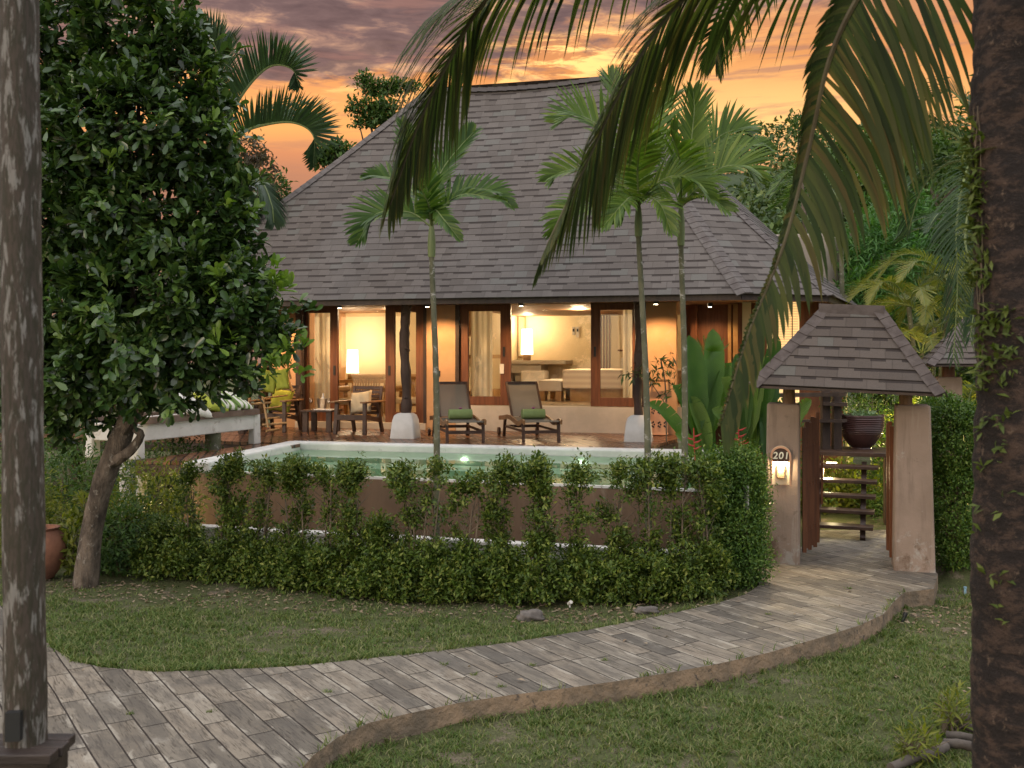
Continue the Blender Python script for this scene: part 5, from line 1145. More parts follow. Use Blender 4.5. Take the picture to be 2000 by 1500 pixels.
slender_palm(852, 1128, 843, 440, 0, 'slender palm standing alone in front of the trunk post', [
    ([(800, 415, 0), (735, 418, -.1), (700, 470, -.15)], 40, .40, .15, 60),
    ([(855, 400, .1), (900, 375, .2), (960, 372, .25), (998, 402, .2)], 40, .30, .12, 62),
    ([(870, 400, 0), (905, 380, -.2), (950, 385, -.3), (985, 392, -.3)], 34, .16, .4, 45),
    ([(842, 390, .2), (865, 330, .3), (900, 285, .35), (925, 258, .4)], 44, .36, .12, 50),
    ([(836, 380, -.1), (822, 340, -.2), (800, 290, -.2), (785, 240, -.2)], 40, .32, .12, 50),
    ([(835, 395, -.3), (812, 350, -.6), (800, 330, -.9)], 30, .35, .2),
    ([(848, 410, -.2), (868, 430, -.35), (895, 465, -.4)], 26, .22, .3),
    ([(828, 400, .3), (790, 360, .6), (750, 345, .8), (715, 350, .9)], 34, .34, .15)], shaft=62)
slender_palm(1268, 1130, 1247, 400, 0, 'slender palm in front of the bedroom window, the nearer of the close pair', [
    ([(1225, 330, 0), (1185, 260, -.05), (1130, 225, -.1), (1090, 240, -.1)], 40, .50, .10, 58),
    ([(1215, 360, .1), (1160, 330, .2), (1100, 335, .2), (1075, 352, .2)], 36, .38, .2, 58),
    ([(1235, 320, .2), (1225, 240, .3), (1215, 190, .4), (1190, 150, .5)], 44, .5, .1, 50),
    ([(1255, 330, .1), (1275, 260, .1), (1290, 215, .2), (1312, 190, .2)], 40, .46, .15, 50),
    ([(1220, 395, -.3), (1170, 395, -.5), (1110, 420, -.6), (1085, 455, -.6)], 34, .40, .4),
    ([(1270, 370, -.3), (1310, 345, -.5), (1350, 350, -.6), (1385, 385, -.6)], 34, .40, .3),
    ([(1235, 385, -.4), (1215, 400, -.7), (1180, 440, -.8)], 26, .36, .5),
    ([(1262, 385, -.3), (1290, 400, -.6), (1310, 450, -.7)], 24, .34, .5),
    ([(1245, 330, -.3), (1250, 280, -.6), (1245, 230, -.9)], 34, .44, .2)], shaft=62)
slender_palm(1335, 1122, 1330, 400, 0, 'slender palm in front of the bedroom window, the further of the close pair', [
    ([(1345, 320, 0), (1352, 260, 0), (1356, 215, 0), (1354, 178, 0)], 44, .40, .10, 46),
    ([(1350, 340, .1), (1390, 280, .2), (1430, 255, .2), (1460, 262, .2)], 42, .46, .15, 56),
    ([(1360, 370, -.2), (1405, 330, -.3), (1450, 325, -.4), (1475, 350, -.4)], 42, .48, .3, 58),
    ([(1355, 345, .4), (1410, 300, .6), (1470, 280, .7), (1505, 290, .7)], 36, .26, .3),
    ([(1310, 350, 0), (1290, 280, .1), (1270, 240, .1), (1250, 225, .1)], 38, .44, .2),
    ([(1300, 385, -.2), (1265, 375, -.3), (1225, 395, -.3), (1205, 430, -.3)], 32, .36, .4),
    ([(1350, 390, -.3), (1385, 385, -.6), (1420, 410, -.7)], 28, .36, .5),
    ([(1330, 350, -.4), (1325, 300, -.8), (1310, 260, -1.0)], 34, .46, .2)], shaft=80)
# --- big coconut palm at the right with fronds hanging into view
cp = V(2.22, 4.5, -.17); coco = thing('coconut_palm', 'thick dark coconut palm trunk close to the camera with long fronds drooping across the sky', 'palm tree', cp)
pts = [V(2.20, 4.5, -.17), P(1992, 1500, 4.5), P(1990, 1100, 4.5), P(1998, 700, 4.5), P(1985, 300, 4.5), P(1990, 0, 4.5), V(2.25, 4.6, 5.3)]
sp = spline(pts, 90); mb = MB(); mb.tube(sp, [(.200 - .02 * i / 89) * (1 + .025 * math.sin(i * 2.1) + .02 * math.sin(i * .7)) for i in range(90)], 28, wob=.012); mb.build('trunk', M['coconut'], coco, True)
cc = V(2.25, 4.6, 5.35)
cf = lambda pts, **k: frond('frond', [cc] + pts, M['lf_coco'], coco, rm=M['coco_rachis'], **k)
M['coco_rachis'] = noisy('coconut_rachis', (.09, .075, .038), (.055, .042, .022), 3, .5, .2, 20)
pA = lambda x: math.sin(math.pi * min(1, .25 + .62 * x)) ** .6
cf([P(1560, -330, 5.2), P(1180, -130, 5.8), P(965, -15, 6.1), P(870, 130, 6.3), P(808, 265, 6.4), P(762, 400, 6.5)], n=135, Lmax=.80, wd=.028, droop=1.25, prof=lambda x: float(np.interp(x, [0, .25, .6, 1], [1.15, 1.2, .85, .42])), t0=.22, ang=42, tip=.5, r=.03, lift=-.05, seg=6, side=(1, 1))
cf([P(1750, -230, 4.9), P(1480, -110, 5.2), P(1320, 10, 5.4), P(1215, 170, 5.5), P(1135, 340, 5.6), P(1068, 480, 5.6)], n=150, Lmax=.90, wd=.030, prof=lambda x: float(np.interp(x, [0, .3, .65, 1], [1.1, 1.1, .75, .38])), droop=.80, t0=.2, ang=52, tip=.45, r=.026, lift=-.05, seg=6, side=(.6, 1.15))
cf([P(1790, -180, 4.7), P(1690, -30, 4.8), P(1622, 110, 4.9), P(1580, 290, 5.0), P(1530, 480, 5.0), P(1462, 650, 5.0), P(1410, 820, 5.0)], n=118, tatter=.05, Lmax=.84, wd=.042, droop=(.5, 3.2), t0=.15, ang=66, tip=.9, r=.018, lift=.1, seg=6, side=(1.1, .22), updir=V(.1, -1, .2), prof=lambda x: float(np.interp(x, [0, .3, .5, .7, 1], [.95, 1.0, .62, .34, .22])))
cf([P(2060, -260, 4.2), P(2100, -150, 4.0), P(2120, -60, 4.0)], n=30, Lmax=.35, wd=.05, droop=1.0, t0=.2, r=.03, seg=5)
cf([P(1800, -250, 5.6), P(1600, -140, 6.6), P(1460, -20, 7.4), P(1410, 60, 7.8), P(1398, 120, 7.9)], n=60, Lmax=.55, wd=.03, droop=1.3, t0=.3, r=.02, seg=5)
# --- creeper leaves on the trunk
n = 260; py_ = np.concatenate([rng.uniform(230, 560, 120), rng.uniform(600, 760, 60), rng.uniform(760, 1250, 22)]); n = len(py_)
ang_ = rng.uniform(-3.1, -2.2, n); ang_[:120] = rng.uniform(-3.4, -2.7, 120); zc = CH + (690 - py_) * 4.4 / F; cx = np.interp(py_, [0, 300, 700, 1100], [P(1990, 0, 4.5).x, P(1985, 0, 4.5).x, P(1998, 0, 4.5).x, P(1990, 0, 4.5).x])
nrmv = np.stack([np.cos(ang_), np.sin(ang_), np.zeros(n)], 1); pos = np.stack([cx, np.full(n, 4.5), zc], 1) + nrmv * .190
cre = thing('climbing_creeper', 'yellow green creeper climbing the flank of the coconut trunk', 'creeper', V(2.0, 4.4, .8))
leafs = rosettes(pos, nrmv, 3, .066, .021, .55, .012, .15); leaf_mesh('leaves', *leafs, leafmat('creeper_leaf', [(.05, .07, .018), (.09, .12, .025), (.14, .16, .04)], .5, .3), cre)
mb = MB()
for j in range(3):
    q = [V(float(np.interp(yy, [0, 700, 1300], [2.215, 2.245, 2.22])) + .198 * math.cos(-3.0 + .12 * math.sin(yy * .013 + j * 2)), 4.5 + .198 * math.sin(-3.0 + .12 * math.sin(yy * .013 + j * 2)), CH + (690 - yy) * 4.4 / F) for yy in range(200, 800, 40)]; mb.tube(q, .002, 5)
mb.build('vine', M['stem'], cre)
# --- curling palm behind the big tree on the left
cu_ = thing('curling_palm', 'tall palm with strongly curled fronds rising beside the villa roof', 'palm tree', Pz(425, 0, 15.6))
mb = MB(); base = Pz(415, 0, 15.6); mb.tube(spline([base, P(418, 600, 15.6), P(425, 310, 15.6)], 20), [.13 - .002 * i for i in range(20)], 12); mb.build('trunk', M['palmtrunk'], cu_, True)
cc2 = P(425, 315, 15.6)
ck = dict(n=120, Lmax=.66, wd=.040, t0=.10, ang=58, r=.03, seg=4, rm=M['crownshaft'])
def curly(pts, **k):
    kk = dict(ck); kk.update(k); frond('frond', [cc2] + [P(*p) for p in pts], M['lf_curly'], cu_, **kk)
curly([(445, 240, 15.6), (480, 175, 15.6), (527, 130, 15.6), (570, 135, 15.5), (585, 170, 15.5)], side=(1.0, 1.0), droop=-.05, ang=66, lift=.9, updir=V(-.45, -.15, 1))
curly([(470, 262, 15.2), (520, 243, 15.1), (575, 240, 15.0), (612, 265, 15.0), (612, 325, 15.0)], side=(1.0, 1.0), droop=-.05, ang=62, lift=.9, updir=V(.05, -.1, 1))
curly([(410, 200, 15.9), (385, 110, 16), (350, 70, 16), (320, 80, 16)], droop=.2, lift=.6)
curly([(425, 200, 15.9), (430, 130, 16), (415, 80, 16), (380, 40, 16)], droop=.2, lift=.6)
curly([(470, 330, 15.2), (510, 355, 15), (530, 400, 14.9), (535, 435, 14.9)], droop=.7, lift=.1, Lmax=.5)
curly([(450, 340, 15.0), (480, 380, 14.8), (500, 430, 14.7)], droop=.9, lift=.1, Lmax=.5)
curly([(380, 280, 15.6), (330, 270, 15.6), (280, 320, 15.6)], droop=.6)

# ================================================================== TREES AND SHRUBS
def branchy(parent, trunk_pts, radii, tips, mat_, r0=.05, name='trunk'):
    mb = MB(); sp = spline(trunk_pts, 26); rr = np.interp(np.linspace(0, 1, 26), np.linspace(0, 1, len(radii)), radii); mb.tube(sp, [float(r_) for r_ in rr], 14, wob=.06)
    for q, s in tips:
        b = sp[int(s * 25)]; m1 = b.lerp(q, .5) + V(random.uniform(-.1, .1), random.uniform(-.1, .1), random.uniform(-.05, .12)); mb.tube(spline([b, m1, q], 8), [r0 * (1 - .8 * i / 7) for i in range(8)], 7)
    return mb.build(name, mat_, parent, True)
# --- big glossy tree at the left
bt_ = thing('broadleaf_tree', 'big dense tree with glossy dark leaves and a leaning bare trunk beside the deck', 'tree', G(175, 1143))
D1 = 11.1
blobs = [(150, 90, 130, 130, 11.3), (270, 70, 120, 110, 11.0), (345, 150, 85, 110, 10.9), (120, 260, 140, 130, 11.3), (260, 250, 150, 130, 10.7), (380, 270, 70, 90, 10.8), (150, 430, 150, 120, 11.2), (300, 420, 150, 110, 10.7), (420, 440, 70, 90, 10.7),
         (150, 590, 140, 110, 11.1), (300, 590, 160, 110, 10.5), (440, 560, 78, 78, 10.6), (200, 710, 140, 80, 10.9), (350, 690, 130, 72, 10.5), (480, 640, 68, 62, 10.6), (20, 330, 120, 200, 11.6), (20, 620, 120, 150, 11.6), (110, 780, 80, 50, 11), (300, 775, 40, 25, 10.7), (215, 800, 50, 40, 11.2)]
ells = []
for x_, y_, rx, ry, d in blobs: q = P(x_, y_, d); ells.append((q.x, q.y, q.z, rx * d / F, min(rx, ry) * d / F * 1.1, ry * d / F))
pp, nn0, Ee = ell_points(ells, 5600, .45); pp, nn0 = cull_inside(pp, nn0, Ee, .60)
k = rng.uniform(0, 1, len(pp)) < np.clip(1.0 - .8 * (pp[:, 1] - 10.9), .15, 1); pp, nn0 = pp[k], nn0[k]
sp_i = rng.integers(0, len(pp), 420); sprays = []; sprn = []
for i_ in sp_i:
    dd_ = nn0[i_] + rng.normal(size=3) * .45 + np.array([0, 0, .15 if pp[i_][2] > 3 else -.25]); dd_ /= np.linalg.norm(dd_)
    for st__ in np.linspace(.08, rng.uniform(.18, .42), 4): sprays.append(pp[i_] + dd_ * st__); sprn.append(dd_)
pp = np.concatenate([pp, np.array(sprays)]); nn0 = np.concatenate([nn0, np.array(sprn)])
leafs = rosettes(pp, nn0, 8, .150, .066, .62, .035, .25); lo_ = round_leaf('crown', *leafs, M['lf_big'], bt_)
# young light green leading shoots
sh_px = [(555, 560, 10.4), (530, 545, 10.4), (585, 700, 10.4), (560, 665, 10.4), (470, 400, 10.5), (245, 15, 10.8), (300, 40, 10.6), (400, 150, 10.7), (430, 240, 10.6), (230, 300, 10.2), (420, 660, 10.1), (540, 720, 10.3), (200, 150, 10.6), (425, 560, 10.1)]
pp = np.array([tuple(P(*q)) for q in sh_px]); pp = np.repeat(pp, 4, 0) + rng.normal(size=(len(sh_px) * 4, 3)) * .07; nn0 = nrm(np.tile([.3, -.6, .4], (len(pp), 1)) + rng.normal(size=(len(pp), 3)) * .4)
leafs = rosettes(pp, nn0, 7, .15, .06, .7, .02, .35); round_leaf('sprays', *leafs, leafmat('young_leaf', [(.07, .13, .02), (.12, .20, .03), (.17, .25, .05)], .35, .3), bt_, fold=.3)
tips = [(P(x_, y_, d + .1), .55 + .45 * random.random()) for x_, y_, rx, ry, d in blobs]
branchy(bt_, [P(168, 1150, 11.25), P(180, 1030, 11.2), P(205, 930, 11.1), P(238, 850, 11.05), P(252, 800, 11.05), P(232, 720, 11.1), P(222, 600, 11.1), P(225, 400, 11.1), P(240, 150, 11.1)], [.14, .112, .112, .118, .10, .085, .07, .05, .02], tips, M['bark'])
mb = MB(); mb.tube(spline([P(215, 905, 11.05), P(255, 880, 10.95), P(275, 850, 10.9), P(262, 838, 10.9)], 10), [.075, .07, .06, .055, .05, .045, .04, .04, .035, .03], 10, wob=.08); mb.tube(spline([P(240, 840, 11), P(300, 760, 10.9), P(380, 650, 10.8), (P(450, 600, 10.7))], 10), [.09, .08, .07, .06, .055, .05, .04, .035, .03, .02], 8, wob=.05)
mb.build('side_limb', M['bark'], bt_, True)

def shrub(name, lab, cat, cols, base, mat_, n, L, W, stems=3, group=None, spread=.7, per=9, shell=.2, jit=.03, cull=None, stemr=.009, kind='diamond', up=.25):
    t = thing(name, lab, cat, base, group=group); pp, nn0, E_ = ell_points(cols, n, shell)
    if cull: pp, nn0 = cull_inside(pp, nn0, E_, cull)
    ls = rosettes(pp, nn0, per, L, W, spread, jit, up); (diamond_mesh if kind == 'diamond' else leaf_mesh)('foliage', *ls, mat_, t)
    if stems:
        mb = MB(); base = Vector(base)
        for i in range(stems):
            e = cols[i % len(cols)]; q = V(e[0] + random.uniform(-.3, .3) * e[3], e[1] + random.uniform(-.3, .3) * e[4], e[2] + e[5] * .5); b = base + V(random.uniform(-.06, .06), random.uniform(-.06, .06), -.03)
            mb.tube(spline([b, b.lerp(q, .5) + V(random.uniform(-.05, .05), random.uniform(-.05, .05), 0), q], 9), [stemr * (1.2 - i_ / 10) for i_ in range(9)], 6)
            for _ in range(6):
                s = random.uniform(.25, .9); p0 = b.lerp(q, s); mb.tube([p0, p0 + V(random.uniform(-.18, .18), random.uniform(-.15, .15), random.uniform(.05, .2))], [stemr * .45, stemr * .2], 4)
        mb.build('stem', M['stem'], t)
    return t
# hedge shrubs in front of the pool wall: (px, base y, top y, half width px, sparse 0..1, label)
HB = [(312, 1136, 1010, 40, .7, 'low thin hedge shrub beside the leaning tree trunk'),
      (366, 1140, 896, 26, .6, 'thin upright hedge shrub in front of the deck support columns'),
      (444, 1146, 890, 40, .9, 'full upright hedge shrub at the outer corner of the pool wall'),
      (508, 1152, 898, 30, .55, 'hedge shrub with a bare pale stem below a tufted top'),
      (572, 1160, 896, 38, .9, 'bushy hedge shrub below the lime cushion armchair'),
      (630, 1166, 906, 24, .6, 'narrow hedge shrub below the low coffee table'),
      (684, 1172, 898, 38, 1.0, 'dense hedge shrub below the beige cushion armchair'),
      (738, 1178, 1010, 34, .6, 'short hedge shrub leaving the brown pool wall bare above it'),
      (792, 1182, 902, 30, .75, 'narrow pointed hedge shrub beside the lone slender palm'),
      (850, 1184, 898, 24, .4, 'hedge shrub with a small leafy tuft around the lone slender palm'),
      (908, 1186, 925, 28, .35, 'nearly bare twiggy hedge shrub below the first lounger'),
      (976, 1188, 896, 34, .85, 'dark hedge shrub with rounded top below the gap between loungers'),
      (1044, 1190, 892, 46, 1.1, 'widest and darkest hedge shrub below the second lounger'),
      (1128, 1188, 905, 38, .45, 'airy pale hedge shrub below the right pool light'),
      (1198, 1186, 896, 34, .5, 'open hedge shrub left of the close pair of slender palms'),
      (1262, 1184, 890, 32, .6, 'hedge shrub wrapped around the nearer palm of the close pair'),
      (1322, 1180, 890, 38, .7, 'hedge shrub wrapped around the further palm of the close pair'),
      (1376, 1176, 890, 34, .8, 'hedge shrub touching the clipped hedge block')]
for px, by, ty, hw, dens, lab in HB:
    g = G(px, by - 6); g.y += .30; g.x = (px - 1000) / F * g.y; d = g.y; ztop = CH + (690 - ty - 12) * d / F; hwm = hw * d / F; cols = []
    cols.append((g.x, g.y, .25, hwm * 1.35, .34, random.uniform(.30, .40))); cols.append((g.x + .02, g.y - .12, .20, hwm * 1.3, .25, .26))
    nlow = int(330); pp_ = None
    hcol = ztop - .45; up_cols = []
    m = 4
    for i in range(m):
        s = (i + .5) / m; up_cols.append((g.x + random.uniform(-.09, .09), g.y + random.uniform(-.05, .1), .5 + hcol * s, hwm * random.uniform(.35, 1.0) * (.8 if i < m - 1 else 1.0), hwm * .8, hcol / m * .55))
    if ztop < 1.0: up_cols = up_cols[:2]
    up_cols.append((g.x, g.y + .03, ztop - .12, hwm * .8, hwm * .7, .14))
    t = thing('hedge_shrub', lab, 'shrub', V(g.x, g.y, -.03), group='leafy shrubs of the pool hedge')
    a1, b1, _ = ell_points(cols, 560, .15); a2, b2, _ = ell_points(up_cols, int(330 * dens * (hw / 34)), .02)
    pp = np.concatenate([a1, a2]); nn0 = np.concatenate([b1, b2]); k = pp[:, 2] > .0; pp, nn0 = pp[k], nn0[k]
    sel = rng.random(len(pp)) < .16; cp_, cn_ = pp[sel], nn0[sel]; rp_ = 6; cp_ = np.repeat(cp_, rp_, 0) + rng.normal(size=(len(cp_) * rp_, 3)) * .042; cn_ = np.repeat(cn_, rp_, 0)
    sc_ = rng.random(len(pp)) < .10; pp = np.concatenate([cp_, pp[sc_]]); nn0 = np.concatenate([cn_, nn0[sc_]]); k = pp[:, 2] > .0; pp, nn0 = pp[k], nn0[k]
    ls = rosettes(pp, nn0, 9, .056, .027, .75, .026, .35); diamond_mesh('foliage', *ls, M['lf_hedge'], t)
    mb = MB(); b = V(g.x, g.y, -.05); q = V(g.x + random.uniform(-.04, .04), g.y, ztop - .08)
    for i in range(3):
        q2 = q + V(random.uniform(-.12, .12), random.uniform(-.1, .1), -random.uniform(0, .3)); b2_ = b + V(random.uniform(-.08, .08), random.uniform(-.05, .05), 0); mb.tube(spline([b2_, b2_.lerp(q2, .5) + V(random.uniform(-.04, .04), 0, 0), q2], 9), [.014 * (1.2 - j / 10) for j in range(9)], 6)
        for _ in range(9):
            s = random.uniform(.3, .95); p0 = b2_.lerp(q2, s); mb.tube([p0, p0 + V(random.uniform(-.16, .16), random.uniform(-.12, .12), random.uniform(.06, .2))], [.005, .002], 4)
    mb.build('stem', M['stem'], t)
# clipped hedge block beside the gate
cb = G(1432, 1150); shrub('clipped_hedge', 'dense clipped block of hedge next to the lit number pillar', 'hedge',
    [(P(1432, 1010, 11.45).x, 11.45, .60, .30, .42, .66), (P(1440, 1010, 11.5).x, 11.5, 1.20, .27, .38, .30), (P(1412, 900, 11.4).x, 11.4, 1.05, .24, .3, .38), (P(1462, 950, 11.5).x, 11.55, .75, .20, .34, .58), (P(1440, 950, 11.4).x, 11.3, .25, .33, .34, .30)],
    (P(1432, 1010, 11.45).x, 11.45, 0), M['lf_clip'], 5200, .046, .021, 5, shell=.42, per=9, jit=.055, cull=.5, spread=.9)
# hedge right of the gate
q = P(1868, 1000, 12.2)
shrub('clipped_hedge', 'tall leafy hedge between the right gate pillar and the coconut trunk', 'hedge',
    [(P(1868, 1000, 12.3).x, 12.3, .62, .36, .4, .75), (P(1860, 1000, 12.4).x, 12.4, 1.45, .38, .4, .55), (P(1905, 1000, 12.4).x, 12.4, 1.1, .3, .4, .8), (P(1850, 800, 12.6).x, 12.8, 1.7, .3, .3, .35)],
    (q.x, 12.3, -.1), M['lf_clip'], 5200, .048, .022, 6, shell=.45, per=9, jit=.03, cull=.55, spread=.8, stemr=.02)
# bushes seen under the stairs and behind the gate
for i, (px, py, d, rx, rz, lab) in enumerate(((1760, 960, 15.6, .7, .9, 'dark leafy bush behind the gate beside the steps'), (1640, 1000, 16.6, .7, .6, 'broad leaved plants lit yellow under the open steps'), (1715, 760, 17.5, 1.0, .8, 'dark bush under the gate hood behind the planter'), (1500, 900, 16.0, .8, .7, 'dark shrub behind the heliconia clump'))):
    q = P(px, py, d); shrub('garden_bush', lab, 'bush', [(q.x, d, q.z, rx, .6, rz), (q.x + .2, d + .2, max(.3, q.z - .5), rx, .6, rz * .8)], (q.x, d, 0), M['lf_back'] if i != 1 else M['lf_yellow'], 420, .13 if i == 1 else .09, .07 if i == 1 else .035, 3, shell=.3, per=7, jit=.05, kind='leaf')
# ferny little plant beside the gate planter
# undergrowth left below the deck
und = [(300, 980, 12.6, .6, .55, 'lf_yellow', 'yellow green bush lit beneath the deck beside the columns'), (330, 900, 15.5, .8, .7, 'lf_back', 'shadowy bush behind the deck columns'), (120, 960, 13.2, .8, .7, 'lf_back', 'olive bush behind the leaning trunk'), (60, 1010, 12.5, .5, .6, 'lf_yellow', 'yellow variegated bush beside the terracotta jar'),
       (240, 1040, 11.9, .45, .45, 'lf_back', 'dark bush at the foot of the leaning tree'), (200, 880, 16.5, 1.3, 1.0, 'lf_back', 'distant dark bush seen under the tree crown'), (30, 830, 17, 1.4, 1.2, 'lf_back', 'tall bush behind the near wooden post'), (430, 960, 15.0, .6, .5, 'lf_back', 'dim shrub in the shade under the deck')]
for px, py, d, rx, rz, mm, lab in und:
    q = P(px, py, d); shrub('garden_bush', lab, 'bush', [(q.x, d, q.z, rx, .5, rz), (q.x - rx * .4, d + .1, max(.25, q.z - .4), rx * .8, .5, rz * .7)], (q.x, d, 0), M[mm], 420, .085, .030, 4, shell=.25, per=8, jit=.05)
# ferny shoots beside the trunk base
q = G(150, 1120); shrub('young_plant', 'young light green plant growing at the base of the leaning trunk', 'plant', [(q.x + .02, q.y - .1, .35, .16, .15, .35), (q.x + .1, q.y, .75, .18, .15, .22)], (q.x, q.y, 0), M['lf_yellow'], 60, .13, .045, 3, per=6, kind='leaf')
# low ground cover at the hedge foot
# --- background trees
def bg_tree(lab, cols, base, mat_, n, L, W, group='trees behind the villa garden', name='leafy_tree', tr=.12, per=7, shell=.35, cull=.5):
    t = thing(name, lab, 'tree', base, group=group); pp, nn0, E_ = ell_points(cols, n, shell); pp, nn0 = cull_inside(pp, nn0, E_, cull); ls = rosettes(pp, nn0, per, L, W, .8, L * .5, .15); leaf_mesh('crown', *ls, mat_, t)
    branchy(t, [base, Vector(base).lerp(V(*cols[0][:3]), .5) + V(.1, 0, 0), V(*cols[0][:3])], [tr, tr * .7, tr * .35], [(V(*c[:3]), .6 + .4 * random.random()) for c in cols], M['bark'], tr * .4)
    return t
def ball(px, py, rpx, rpy, d): q = P(px, py, d); return (q.x, q.y, q.z, rpx * d / F, min(rpx, rpy) * d / F, rpy * d / F)
bg_tree('tree with flat tiers of branches rising behind the villa roof against the sky', [ball(748, 172, 48, 12, 30), ball(792, 168, 28, 7, 30), ball(710, 157, 18, 8, 30), ball(740, 205, 60, 10, 29.5), ball(695, 215, 26, 6, 29.5), ball(745, 228, 45, 14, 29.5), ball(700, 240, 16, 5, 29.5)], Pz(745, 0, 30), M['lf_back'], 520, .15, .07, per=7, tr=.14, shell=.1, cull=.01)
bg_tree('small tree top peeping over the lower roof edge behind the villa', [ball(655, 292, 22, 9, 28), ball(628, 308, 16, 8, 28)], Pz(650, 0, 28), M['lf_back'], 120, .2, .09, cull=.01)
bg_tree('brownish twiggy tree beside the curling palm', [ball(480, 300, 40, 40, 19), ball(510, 330, 30, 30, 19), ball(450, 340, 40, 60, 19)], Pz(470, 0, 19), leafmat('brown_leaf', [(.05, .045, .03), (.09, .08, .05), (.10, .06, .05)], .7, .2), 260, .12, .05, cull=.01)
bg_tree('light green tree between the curling palm and the roof slope', [ball(530, 370, 38, 26, 22), ball(480, 400, 60, 50, 22)], Pz(500, 0, 22), M['lf_back'], 300, .15, .06, cull=.3)
bg_tree('dark tree mass behind the leaning tree', [ball(60, 500, 200, 260, 20), ball(250, 600, 160, 160, 20), ball(120, 780, 240, 110, 19), ball(380, 620, 90, 130, 20)], Pz(150, 0, 20), M['lf_back'], 1700, .20, .085, cull=.6)
bg_tree('bamboo like green tree right of the tan outbuilding', [ball(1720, 500, 70, 80, 22), ball(1690, 590, 60, 60, 21.5), ball(1760, 430, 60, 60, 23), ball(1700, 660, 60, 60, 21)], Pz(1720, 0, 22), M['lf_bamboo'] if 'lf_bamboo' in M else leafmat('bamboo_leaf', [(.03, .09, .02), (.055, .14, .03), (.09, .18, .04)], .5, .3), 1300, .26, .045, cull=.5)
bg_tree('dark shaded tree behind the hanging palm fronds', [ball(1830, 380, 120, 110, 26), ball(1900, 520, 120, 120, 25), ball(1780, 300, 70, 60, 27), ball(1960, 300, 100, 160, 25)], Pz(1850, 0, 26), M['lf_back'], 1500, .24, .09, cull=.6)
bg_tree('dark tree behind the lit palms and second gateway', [ball(1840, 680, 130, 110, 21), ball(1760, 760, 80, 80, 20.5), ball(1930, 640, 100, 150, 21), ball(1880, 840, 120, 100, 20)], Pz(1850, 0, 21), M['lf_back'], 1500, .18, .075, cull=.6)
bg_tree('light green tree on the slope behind the hanging frond', [ball(1640, 350, 60, 60, 40), ball(1700, 330, 70, 70, 40)], Pz(1640, 0, 40), M['lf_back'], 1100, .3, .14, cull=.4, tr=.2)
bg_tree('slim tree whose top rises beside the hanging frond', [ball(1560, 250, 14, 24, 33), ball(1585, 285, 18, 24, 33)], Pz(1580, 0, 33), M['lf_back'], 90, .2, .07, cull=.01)
# --- lit areca palms behind the gate
def areca(lab, px, base_d, stems, fr, col, Lf=.55):
    g = Pz(px, 0, base_d); t = thing('areca_palm', lab, 'palm tree', g, group='palms beyond the gate')
    for (sx_, sy) in stems:
        mb = MB(); top_ = P(sx_, sy, base_d); mb.tube(spline([g + V(random.uniform(-.3, .3), 0, 0), g.lerp(top_, .5) + V(.05, 0, 0), top_], 14), .045, 8); mb.build('trunk', M['palmtrunk'], t, True)
        for k in range(fr):
            a = 2 * math.pi * k / fr + random.uniform(-.3, .3); L = random.uniform(.9, 1.4); e = random.uniform(.3, 1.2)
            frond('frond', [top_, top_ + V(math.cos(a) * L * .35, math.sin(a) * L * .35, e * .5), top_ + V(math.cos(a) * L * .8, math.sin(a) * L * .8, e * .55), top_ + V(math.cos(a) * L * 1.15, math.sin(a) * L * 1.15, e * .2 - .1)], col, t, n=30, Lmax=.42, wd=.04, droop=.35, t0=.2, r=.014, seg=3)
areca('clump of feathery palms glowing yellow in garden light beyond the hood', 1800, 18.5, [(1775, 600), (1825, 640), (1855, 560), (1800, 690)], 8, leafmat('areca_leaf', [(.10, .13, .03), (.16, .17, .04), (.22, .20, .06)], .45, .35))
areca('palm with a broad crown above the tan outbuilding', 1645, 19.0, [(1640, 395)], 10, M['lf_palm'])
areca('shadowy palm between the second gateway and the coconut trunk', 1930, 19.5, [(1890, 470), (1925, 700)], 8, M['lf_curly'])
areca('low feathery palm beside the second gateway pillar', 1870, 17.6, [(1885, 830), (1845, 860)], 7, M['lf_yellow'])
for px, py, d, e in ((1815, 800, 18.0, 420), (1880, 880, 17.0, 160), (320, 1010, 13.4, 14), (60, 1040, 13.2, 8)):
    q = P(px, py, d); q.z = max(.25, q.z - .6) if px > 1000 else .3
    lab = {1815: 'garden spotlight among the lit palms beyond the gate', 1880: 'garden spotlight beside the second gateway', 320: 'garden spotlight in the bushes beneath the deck', 60: 'garden spotlight behind the terracotta jar'}[px]
    t = thing('garden_spotlight', lab, 'spotlight', (q.x, q.y, 0), group='garden spotlights'); mb = MB(); mb.tube([(q.x, q.y, -.05), (q.x, q.y, q.z - .05)], .015, 6); mb.lathe([(.03, -.05), (.045, .03)], q, 12); mb.build('stake', M['black'], t); mb = MB(); mb.lathe([(0, .031), (.038, .031)], q, 12); mb.build('lens', M['bulb'], t)
    point('garden_glow', q + V(0, -.05, .12), e, (1, .76, .34), .05, t)
